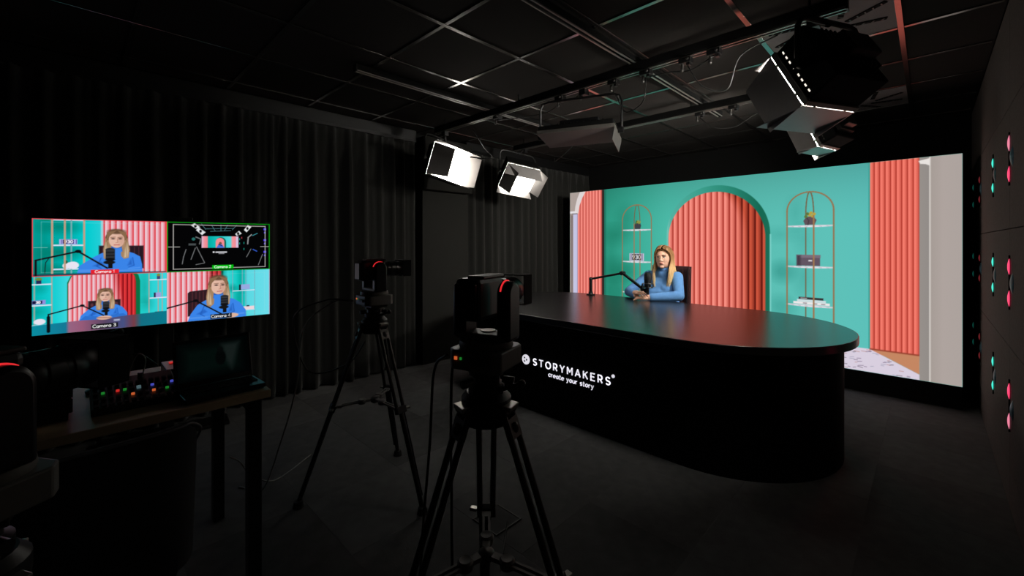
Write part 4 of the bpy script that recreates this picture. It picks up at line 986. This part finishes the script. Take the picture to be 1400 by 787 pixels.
# ------------------------------------------------------------------ lighting tracks below the ceiling
TZ = 2.385
flange = mat('track_flange', (190, 186, 182), 0.3, 0.85)
def track(p, q, label, hh=0.05):
    p = Vector(p); q = Vector(q); d = (q - p).normalized(); s = Vector((-d.y, d.x, 0)); L = (q - p).length
    t = thing('lighting_track', label, 'lighting track', ((p + q) / 2), 0, 'ceiling lighting tracks')
    c = (p + q) / 2; p = p - c; q = q - c
    MB().bar(p + Vector((0, 0, 0.01 + hh / 2)), q + Vector((0, 0, 0.01 + hh / 2)), 0.042, hh, roll=(0, 0, 1)).obj('profile', MATTE, t, 0, 0.002)
    for e in (-1, 1): MB().bar(p + s * 0.016 * e, q + s * 0.016 * e, 0.009, 0.008, roll=(0, 0, 1)).obj('flange', flange, t, 0, 0.0015)
    n = max(2, int(L / 0.9))
    for k in range(n + 1):
        a = p.lerp(q, (k + 0.15) / (n + 0.3))
        MB().rod(a + Vector((0, 0, hh)), Vector((a.x, a.y, ZC + 0.002 - c.z)), 0.006, n=8).obj('hanger_rod', BLACK, t)
    for e in (p, q): MB().bar(e - d * 0.004 + Vector((0, 0, hh / 2)), e + d * 0.004 + Vector((0, 0, hh / 2)), 0.046, hh + 0.012, roll=(0, 0, 1)).obj('end_cap', BLACK, t, 0)
    return t
T1, T2, T3, T4 = 2.50, 3.62, -2.74, -1.36
track((-3.5, T1, TZ), (-0.27, T1, TZ), 'long black ceiling track carrying the nearest hanging lamp')
track((-3.5, T2, TZ), (-0.33, T2, TZ), 'black ceiling track running nearest to the video wall')
track((T3, 1.3, TZ + 0.068), (T3, 4.1, TZ + 0.068), 'black cross track above the desk end nearest the curtain', 0.034)
track((T4, 0.85, TZ + 0.068), (T4, 4.1, TZ + 0.068), 'black cross track above the middle of the desk', 0.034)

def clamp_block(x, y, label, w=0.07):
    t = thing('track_clamp', label, 'clamp', (x, y, TZ - 0.006), 0, 'clamps on the ceiling tracks')
    MB().box((0, 0, -0.012), (w, 0.05, 0.03)).obj('jaw', BLACK, t, 0, 0.003)
    MB().rod((-w * 0.3, 0, -0.027), (-w * 0.3, 0, -0.055), 0.009).ball((-w * 0.3, 0, -0.06), 0.011).obj('wing_screw', GUN, t)
    MB().rod((w * 0.3, -0.028, -0.012), (w * 0.3, -0.045, -0.012), 0.008).obj('side_screw', GUN, t)
    MB().box((w * 0.25, 0, -0.034), (0.02, 0.03, 0.016)).obj('plug', SATIN, t, 0, 0.002)
for x, y, l in ((-2.62, T1, 'black clamp on the long track where the curtain-side cross track meets it'), (-1.95, T1, 'black clamp on the long track left of the flat lamp'), (-1.5, T1, 'black clamp on the long track above the flat lamp'),
                (-1.27, T1, 'black clamp on the long track at the middle cross track'), (-1.02, T1, 'black clamp on the long track right of the middle cross track'), (-0.86, T1, 'black clamp on the long track nearer the big lamp'),
                (-1.36, T2, 'black clamp on the far track at the middle cross track'), (-1.1, T2, 'black clamp on the far track right of the middle cross track'), (-0.78, T2, 'black clamp on the far track beside the farther hanging lamp'), (-2.5, T2, 'black clamp on the far track near the curtain')):
    clamp_block(x, y, l)

def thin(pts, label, r=0.0042): return cable(pts, r, label, CABLE, 'lamp_cable', 6)
thin([(-0.55, T1, 2.36), (-0.72, T1 - 0.02, 2.30), (-0.8, T1 + 0.02, 2.15), (-0.93, T1, 2.2), (-1.02, T1, 2.36)], 'lamp cable looping left of the nearest hanging lamp')
thin([(-0.86, T1, 2.35), (-1.0, T1 + 0.01, 2.31), (-1.12, T1, 2.33), (-1.27, T1, 2.34)], 'short lamp cable swagged between two track clamps')
thin([(-1.27, T1, 2.33), (-1.3, T1 + 0.02, 2.2), (-1.42, T1 + 0.03, 2.16), (-1.47, T1 + 0.01, 2.24), (-1.5, T1, 2.31)], 'lamp cable drooping right of the flat lamp yoke')
thin([(-1.95, T1, 2.33), (-2.1, T1 + 0.02, 2.3), (-2.35, T1, 2.31), (-2.6, T1, 2.34)], 'lamp cable along the long track left of flat lamp')
thin([(-1.36, T2, 2.34), (-1.25, T2, 2.24), (-1.1, T2 + 0.02, 2.22), (-0.95, T2, 2.28), (-0.78, T2, 2.34)], 'lamp cable drooping under the far track')
thin([(-2.95, 2.5, 2.34), (-2.85, 2.55, 2.16), (-2.9, 2.7, 2.09), (-3.05, 2.6, 2.1), (-3.15, 2.5, 2.12)], 'lamp cable curling above the lit lamp nearest the curtain')
thin([(-2.6, T2, 2.35), (-2.75, T2 - 0.05, 2.22), (-2.88, T2 - 0.02, 2.18), (-2.98, T2 + 0.1, 2.24)], 'lamp cable hanging beside the second lit lamp')

# ------------------------------------------------------------------ studio lamps
DIFF = glow('lit_diffuser', (255, 250, 240), KEY_L, (220, 220, 220))
DOOR = mat('lamp_door_metal', (158, 154, 152), 0.4, 0.8, 0.5, var=0.05)
RIM = mat('lamp_rim', (150, 146, 140), 0.4, 0.6)
def lamp(c, n, w, h, label, track_z, doors=(22, 22, 22, 22), dl=(0.2, 0.2, 0.2, 0.2), roll=0.0, depth=0.12, track_xy=None, off=False, leak=False, strength=None, yoke=0.2, pack=True, yr=0.009):
    """soft panel lamp. n: where it points. doors: opening angles of right, top, left, bottom"""
    c = Vector(c); n = Vector(n).normalized(); x = Vector((0, 0, 1)).cross(n).normalized(); y = n.cross(x)
    if roll:
        q = Matrix.Rotation(roll, 3, n); x = q @ x; y = q @ y
    M = Matrix((x, y, n)).transposed()
    t = thing('studio_lamp', label, 'lamp', c, 0, 'studio lamps on the tracks')
    W = lambda a, b2, d: M @ Vector((a, b2, d))
    MB().box(W(0, 0, -depth * 0.5 - 0.012), (w + 0.02, h + 0.02, depth), M).obj('housing', MATTE, t, 0, 0.008)
    fin = MB()
    for k in range(9): fin.box(W(-w * 0.36 + w * 0.09 * k, 0, -depth - 0.024), (0.006, h * 0.7, 0.03), M)
    fin.obj('cooling_fins', BLACK, t, 0)
    if pack: MB().box(W(0, -h * 0.05, -depth - 0.05), (w * 0.55, h * 0.4, 0.06), M).obj('power_pack', SATIN, t, 0, 0.006)
    fr = MB()
    for e in (-1, 1):
        fr.box(W(e * (w / 2 + 0.008), 0, 0.0), (0.016, h + 0.032, 0.024), M); fr.box(W(0, e * (h / 2 + 0.008), 0.0), (w, 0.016, 0.024), M)
    fr.obj('front_rim', RIM, t, 0, 0.002)
    m = mat('unlit_diffuser', (150, 136, 134), 0.6, 0.0, 0.3, var=0.04) if off else (DIFF if strength is None else glow('lit_diffuser_%d' % int(strength), (255, 250, 240), strength, (220, 220, 220)))
    MB().box(W(0, 0, 0.0130), (w + (0.024 if strength and strength > 50 else 0.03), h + (0.024 if strength and strength > 50 else 0.03), 0.0016), M).obj('diffuser', m, t, 0)
    vn = MB()
    for k in range(8):
        for e in (-1, 1):
            if leak: vn = MB()
            vn.box(W(e * (w / 2 + 0.0105), -h * 0.42 + h * 0.84 * (k + (0.6 if k > 3 else 0)) / 7.6, -0.035), (0.002, 0.014, 0.006), M)
            if leak: vn.obj('light_slot', glow('lamp_light_leak', (255, 244, 228), 1.0), t, 0)
    if not leak: vn.obj('vent_slots', GUN, t, 0)['kind'] = 'stuff'
    for k, (dx, dy) in enumerate(((1, 0), (0, 1), (-1, 0), (0, -1))):
        a = R(doors[k]); L = dl[k]
        if L <= 0: continue
        hw = (h if dx else w) / 2 + 0.012
        off = (w if dx else h) / 2 + 0.014
        o = Vector((dx, dy, 0)); s = Vector((-dy, dx, 0)); f = o * math.sin(a) + Vector((0, 0, math.cos(a))); nn = s.cross(f)
        flare = (-0.1 if dx else 0.28) * L
        P = [o * off - s * hw, o * off + s * hw, o * off + s * (hw + flare) + f * L, o * off - s * (hw + flare) + f * L]
        P = [p + Vector((0, 0, 0.014)) for p in P]
        V = [M @ p for p in P] + [M @ (p + nn * 0.0025) for p in P]
        dr = MB().add(V, [(0, 1, 2, 3), (7, 6, 5, 4), (0, 4, 5, 1), (1, 5, 6, 2), (2, 6, 7, 3), (3, 7, 4, 0)]).obj('barn_door', DOOR, t, 0)
        for e in (-0.6, 0.6):
            hp = M @ (o * off + s * hw * e + Vector((0, 0, 0.014))); hs = M @ s
            MB().rod(hp - hs * 0.008, hp + hs * 0.008, 0.003, n=8).obj('hinge', RIM, dr)
    # yoke from the side pivots up to the track
    xs = Vector((0, 0, 1)).cross(n).normalized() if not roll else x
    cc = W(0, 0, -depth * 0.5); hw = w / 2 + 0.04
    pa, pb = cc - x * hw, cc + x * hw
    up = Vector((0, 0, yoke))
    pts = [pa, pa + up * 0.8, pa + up * 0.95 + x * 0.02, pa + up + x * 0.06, pb + up - x * 0.06, pb + up * 0.95 - x * 0.02, pb + up * 0.8, pb]
    MB().tube(pts, yr, 8).obj('yoke', BLACK, t)
    for p in (pa, pb): MB().rod(p - x * 0.03 if p is pb else p - x * 0.012, p + x * 0.012 if p is pb else p + x * 0.03, 0.022).obj('pivot_knob', SATIN, t)
    top = (pa + pb) / 2 + up
    tx, ty = track_xy if track_xy else (c.x + top.x, c.y + top.y)
    hp = Vector((tx, ty, track_z - 0.006)) - c
    MB().rod(top - Vector((0, 0, 0.01)), hp, 0.012, n=10).box(hp - Vector((0, 0, 0.02)), (0.05, 0.05, 0.04)).obj('hanger', BLACK, t)
    MB().rod(hp - Vector((0.02, 0.0, 0.03)), hp - Vector((0.055, 0.0, 0.035)), 0.006).ball(hp - Vector((0.058, 0, 0.035)), 0.009).obj('hanger_screw', SILVER, t)
    return t
lamp((-3.34, 2.52, 2.06), (0.978, -0.206, -0.10), 0.36, 0.29, 'glowing panel lamp nearest the curtain, left of two lit faces', TZ, doors=(38, -4, -52, 4), dl=(0.135, 0.16, 0.21, 0.12), roll=R(-14), track_xy=(-3.36, T1), yoke=0.24)
lamp((-3.32, 3.50, 2.045), (0.60, -0.38, -0.70), 0.36, 0.29, 'glowing panel lamp beside the video wall, right of two lit faces', TZ, doors=(42, -35, -40, 24), dl=(0.125, 0.13, 0.17, 0.09), roll=R(-12), track_xy=(-3.34, T2), yoke=0.24, strength=KEY2_L)
lamp((-0.366, 2.308, 2.021), (-0.77, 0.40, -0.498), 0.28, 0.28, 'big black lamp hanging nearest the viewer, seen from its back', TZ, doors=(-4, 0, 0, -15), dl=(0.18, 0.08, 0.18, 0.19), track_xy=(-0.40, T1), depth=0.14, yoke=0.2, yr=0.012, leak=True, strength=FILL_L)
lamp((-0.53, 3.62, 2.06), (-0.88, 0.26, -0.40), 0.22, 0.2, 'smaller black lamp hanging beyond the big one, near video wall', TZ, doors=(4, 8, 4, -15), dl=(0.12, 0.1, 0.15, 0.12), track_xy=(-0.53, T2), depth=0.10, strength=FILL2_L)
lamp((-1.755, 2.47, 2.05), (0.04, -0.10, -0.994), 0.5, 0.27, 'wide flat unlit lamp hanging under the middle of the long track', TZ, doors=(-10, 60, 20, 62), dl=(0.08, 0.0, 0.0, 0.0), track_xy=(-1.74, T1), depth=0.035, off=True, yoke=0.25)

# ------------------------------------------------------------------ television
tv = thing('television', 'large television showing four camera views, left of the tripods', 'television', (-3.655, 0.42, 0), math.atan2(1.2, 0.13) )
# local x runs along the screen, local -y faces the room
paint_multiview().object('screen', screen_mat('television_picture', TV_L), tv, Matrix(((1, 0, 0, -0.605), (0, 0, 0, -0.0238), (0, 1, 0, 0.763), (0, 0, 0, 1))))
MB().box((0, 0.01, 1.103), (1.228, 0.06, 0.698)).obj('casing', SATIN, tv, 0, 0.004)
fr = MB()
for e in (-1, 1): fr.box((e * 0.6095, -0.022, 1.103), (0.009, 0.006, 0.698)).box((0, -0.022, 1.103 + e * 0.3445), (1.228, 0.006, 0.009))
fr.obj('bezel', SATIN, tv, 0)
MB().box((0, 0.055, 0.6), (0.08, 0.03, 1.1)).box((0, 0.06, 0.012), (0.7, 0.18, 0.024)).obj('stand', BLACK, tv, 0, 0.004)
MB().box((0.08, 0.0, 1.463), (0.12, 0.03, 0.022)).obj('webcam', SATIN, tv, 0, 0.004)

# ------------------------------------------------------------------ control table and what stands on it
woodm = mat('oak_tabletop', (214, 192, 156), 0.5, 0.0, 0.4, var=0.2, scale=9)
ct = thing('control_table', 'oak topped table with black legs under the television', 'table', (-2.11, -0.3, 0))
MB().box((0, 0, 0.735), (0.68, 1.62, 0.03)).obj('tabletop', woodm, ct, 0, 0.003)
for sx in (-1, 1):
    for sy in (-1, 1): MB().box((sx * 0.29, sy * 0.765, 0.36), (0.045, 0.045, 0.72)).obj('leg', BLACK, ct, 0, 0.003)
MB().box((0, -0.765, 0.69), (0.56, 0.03, 0.05)).box((0, 0.765, 0.69), (0.56, 0.03, 0.05)).obj('apron', BLACK, ct, 0)
MAT = mat('teal_mat', (60, 120, 124), 0.6)
tag(MB().box((0, 0, 0.002), (0.24, 0.24, 0.004)).obj('desk_mat', MAT, None, 0, 0.001), 'teal grey mat under the laptop at the table corner', 'mat').location = (-1.92, 0.375, 0.7505)
lp = thing('laptop', 'open dark laptop with dim screen at the table corner', 'laptop', (-1.86, 0.372, 0.7555), R(3))
MB().box((0.0, 0, 0.009), (0.15, 0.25, 0.016)).obj('keyboard_base', SATIN, lp, 0, 0.004)
for i in range(4):
    for j in range(11): MB().box((-0.05 + 0.02 * i, -0.105 + 0.021 * j, 0.018), (0.016, 0.017, 0.003)).obj('key', RUBBER, lp, 0)
A = Matrix.Rotation(R(-14), 3, 'Y')
lidc = Vector((-0.076, 0, 0.017))
MB().box(lidc + A @ Vector((0, 0, 0.085)), (0.008, 0.25, 0.17), A).obj('lid', SATIN, lp, 0, 0.003)
pp = Paint(0.23, 0.14, 70, 44, (2, 5, 5))  # dim reflection in the dark laptop screen, painted as glowing colours
pp.rect(0.02, 0.02, 0.2, 0.12, (8, 22, 19), soft=0.02); pp.poly([(0.14, 0.12), (0.15, 0.06), (0.17, 0.02), (0.2, 0.12)], (34, 44, 42), soft=0.01); pp.ell(0.135, 0.07, 0.017, 0.028, (6, 10, 10)); pp.ell(0.135, 0.1, 0.01, 0.012, (10, 14, 14))
Ma = A.to_4x4(); lo = lidc + A @ Vector((0.0047, -0.115, 0.018))
Ms = Matrix.Translation(lo) @ Ma @ Matrix(((0, 0, 0, 0), (1, 0, 0, 0), (0, 1, 0, 0), (0, 0, 0, 1)))
pp.object('screen', screen_mat('painted_laptop_reflection', 0.45), lp, Ms)

sw_ = thing('video_switcher', 'black video switcher with small coloured lit buttons on the table', 'video switcher', (-1.99, 0.142, 0.7505))
MB().prism([(-0.11, 0.0), (0.11, 0.0), (0.11, 0.022), (-0.11, 0.062)], -0.112, 0.112, Matrix(((1, 0, 0), (0, 0, 1), (0, 1, 0)))).obj('console', SATIN, sw_, 0, 0.003)
BC = {'g': LEDG, 'o': LEDO, 'r': glow('red_button', (240, 50, 44), 0.6), 'b': glow('blue_button', (90, 100, 240), 0.5), 'k': RUBBER, 'w': mat('grey_button', (120, 120, 122), 0.5), 'c': glow('pale_button', (130, 170, 180), 0.25)}
rows = ['kkkkkkkkkkkk', 'kgkrgkckbkkb', 'kkkkkokwowgk', 'kkkkkkkwwwkk']
sl = math.atan2(-0.04, 0.22)
for i, rw in enumerate(rows):
    for j, ch in enumerate(rw):
        xx = 0.095 - 0.045 * (3 - i); zz = 0.042 - 0.04 / 0.22 * xx
        MB().box((xx, -0.1 + 0.0182 * j, zz + 0.003), (0.014 if ch not in 'gorb' else 0.007, 0.0115 if ch not in 'gorb' else 0.009, 0.006), Matrix.Rotation(-sl, 3, 'Y')).obj('button', BC[ch], sw_, 0)
MB().rod((-0.08, 0.02, 0.056), (-0.08, 0.02, 0.075), 0.008).obj('knob', GUN, sw_)
cable([(-2.108, 0.17, 0.80), (-2.115, 0.18, 0.86), (-2.112, 0.16, 0.885), (-2.13, 0.14, 0.84), (-2.16, 0.13, 0.7535)], 0.0025, 'thin pale cable standing up behind the video switcher', WCABLE)
rk = thing('rack_unit', 'black equipment box with orange light at the table edge', 'equipment box', (-2.02, -0.14, 0.7505))
MB().box((0, 0, 0.045), (0.24, 0.26, 0.044)).obj('lower_unit', SATIN, rk, 0, 0.003)
MB().box((0, 0, 0.011), (0.22, 0.24, 0.022)).obj('foot_tray', RUBBER, rk, 0)
MB().box((0, 0, 0.090), (0.24, 0.26, 0.042)).obj('upper_unit', SATIN, rk, 0, 0.003)
for y in (-0.06, -0.02): MB().box((0.1215, y, 0.045), (0.004, 0.02, 0.012)).obj('orange_lamp', LEDO, rk, 0)
mo = thing('preview_monitor', 'small dark monitor on a stand behind the equipment box', 'monitor', (-2.3, -0.16, 0.7505), R(8))
MB().box((0, 0, 0.10), (0.025, 0.2, 0.115)).obj('monitor_panel', SATIN, mo, 0, 0.004)
MB().box((0.0135, 0, 0.10), (0.002, 0.185, 0.10)).obj('dark_screen', mat('dark_monitor_glass', (5, 6, 7), 0.12, 0, 0.5, var=0.0), mo, 0)
MB().rod((0, 0, 0.01), (0, 0, 0.05), 0.010).box((0, 0, 0.006), (0.1, 0.12, 0.012)).obj('monitor_stand', BLACK, mo, 0, 0.002)
jc = thing('camera_controller', 'black camera remote with joystick left of the laptop', 'remote control', (-2.18, 0.33, 0.7505), 0)
MB().box((0, 0, 0.03), (0.16, 0.18, 0.06)).obj('controller_body', SATIN, jc, 0, 0.004)
MB().rod((0.03, 0.03, 0.06), (0.03, 0.03, 0.1), 0.007, 0.01).ball((0.03, 0.03, 0.105), 0.014).obj('joystick', RUBBER, jc)
for k in range(5): MB().box((-0.03, -0.06 + 0.03 * k, 0.062), (0.018, 0.018, 0.005)).obj('button', GUN if k else BC['r'], jc, 0)
gm = thing('desk_microphone', 'small dark gooseneck microphone on the table by the switcher', 'microphone', (-2.19, 0.06, 0.7505), 0)
MB().lathe([(0.04, 0), (0.042, 0.01), (0.02, 0.02), (0.008, 0.024)], 18).obj('base', SATIN, gm)
MB().tube(spline([(0, 0, 0.02), (0, 0.0, 0.12), (0.01, 0.01, 0.19), (0.03, 0.03, 0.215)], 5), 0.006, 8).obj('gooseneck', BLACK, gm)
MB().cap((0.03, 0.03, 0.215), (0.055, 0.05, 0.222), 0.010, 0.012).obj('capsule', grill, gm)
cable([(-2.1, 0.02, 0.80), (-2.12, 0.08, 0.87), (-2.14, 0.16, 0.88), (-2.18, 0.22, 0.82)], 0.003, 'thin cable arching over the table behind the switcher', CABLE)

# tub chair in front of the control table
tc_ = thing('tub_chair', 'dark upholstered tub chair pushed toward the control table', 'chair', (-1.62, -0.03, 0))
fab = mat('dark_grey_upholstery', (36, 36, 39), 0.9, 0.0, 0.2, var=0.2, scale=80, bump=0.3, bscale=500, sheen=0.1)
pth = [(-0.2, 0.27), (0.02, 0.27), (0.12, 0.255), (0.17, 0.20), (0.185, 0.1), (0.19, 0.0), (0.185, -0.1), (0.17, -0.20), (0.12, -0.255), (0.02, -0.27), (-0.2, -0.27)]
pth = [(p.x, p.y) for p in spline([(a, b2, 0) for a, b2 in pth], 4)]
V, F = [], []
nz = 7
for i, (a, b2) in enumerate(pth):
    back = max(0.0, min(1.0, (a + 0.05) / 0.2)); zt = 0.66 + 0.14 * back
    for j in range(nz):
        z = 0.40 + (zt - 0.40) * j / (nz - 1); k = 1 + 0.04 * (j / (nz - 1))
        V.append((a * k, b2 * k, z))
for i in range(len(pth) - 1):
    for j in range(nz - 1): F.append((i * nz + j, (i + 1) * nz + j, (i + 1) * nz + j + 1, i * nz + j + 1))
o = MB().add(V, F).obj('shell', fab, tc_, 60); q = o.modifiers.new('thick', 'SOLIDIFY'); q.thickness = 0.035; q.offset = 1
q2 = o.modifiers.new('round', 'BEVEL'); q2.width = 0.012; q2.segments = 3; q2.limit_method = 'ANGLE'; q2.angle_limit = R(50)
MB().tube([(a * 1.07, b2 * 1.07, 0.662 + 0.14 * max(0.0, min(1.0, (a + 0.05) / 0.2))) for a, b2 in pth], 0.0035, 6).obj('piping', mat('grey_piping', (96, 96, 100), 0.7), o, 180)
MB().box((-0.03, 0, 0.43), (0.40, 0.46, 0.10)).obj('seat_cushion', fab, tc_, 0, 0.03)
for sx in (-1, 1):
    for sy in (-1, 1): MB().rod((0.14 * sx - 0.03, 0.17 * sy, 0.39), (0.18 * sx - 0.03, 0.21 * sy, 0.0), 0.015, 0.010).obj('leg', BLACK, tc_)

# ------------------------------------------------------------------ small lights let into the right wall
def lens_mesh(hh, out, dep):
    b = MB(); n, m = 10, 12; V = []
    for j in range(m + 1):
        t = -1 + 2 * j / m; w = max(0.0, 1 - t * t)
        for i in range(n + 1):
            a = math.pi * i / n; V.append((-out * w * math.sin(a), dep * w * math.cos(a), hh / 2 * t))
    F = [(j * (n + 1) + i, j * (n + 1) + i + 1, (j + 1) * (n + 1) + i + 1, (j + 1) * (n + 1) + i) for j in range(m) for i in range(n)]
    b.add(V, F); return b
CY, PK = (70, 255, 226), (255, 64, 110)
cyan, pink = glow('cyan_wall_glow', CY, 0.95), glow('pink_wall_glow', PK, 1.3)
pale_pink = glow('pale_pink_wall_glow', (255, 140, 170), 0.9); dcy, dpk = glow('dim_cyan_glow', CY, 0.05), glow('dim_red_glow', (255, 90, 100), 0.14)
flapm = mat('bluish_wall_flap', (70, 112, 126), 0.4, 0.0, 0.5)
cols = [(3.17, 'pink', (pale_pink, pink), (pink, pink), (pink, pale_pink), 0.08), (3.90, 'cyan', (cyan, cyan), (cyan, cyan), (cyan, cyan), 0.06), (4.86, 'dim red', (dpk, dpk), (dpk, dpk), (dpk, dpk), 0.055), (5.50, 'faint teal', (dcy, dcy), (dcy, dcy), (dcy, dcy), 0.055)]
for y, cn, top, midl, low, hh in cols:
    for (za, zb), ms, rn in (((1.785, 1.635), top, 'top'), ((1.185, 1.030), midl, 'middle'), ((0.580, 0.435), low, 'lowest')):
        t = thing('wall_light', '%s pair of slit wall lights, %s row on the right wall' % (cn, rn), 'wall light', (XR, y, (za + zb) / 2), 0, 'slit lights in the right wall')
        hz = (za - zb) / 2
        MB().box((-0.003, 0.012, 0), (0.006, 0.01, 2 * hz + 0.11)).obj('slot', MATTE, t, 0)
        for z, m in ((hz, ms[0]), (-hz, ms[1])):
            o = lens_mesh(hh, 0.0065, 0.016).obj('lit_lens', m, t, 180); o.location = (-0.004, 0, z)
        o = lens_mesh(0.10, 0.010, 0.03).obj('flap', flapm, t, 180); o.location = (0, -0.08, 0)
# floor box lid between the tripods
fb = thing('floor_box', 'small square floor socket lid in the carpet behind nearest tripod', 'floor box', (-1.45, 1.38, 0), R(0))
MB().box((0, 0, 0.002), (0.15, 0.15, 0.004)).obj('lid', mat('carpet_lid', (34, 34, 33), 0.8), fb, 0, 0.001)
f2 = MB()
for e in (-1, 1): f2.box((e * 0.078, 0, 0.003), (0.006, 0.162, 0.006)).box((0, e * 0.078, 0.003), (0.15, 0.006, 0.006))
f2.obj('lid_frame', mat('dark_brass_frame', (70, 68, 64), 0.6), fb, 0)
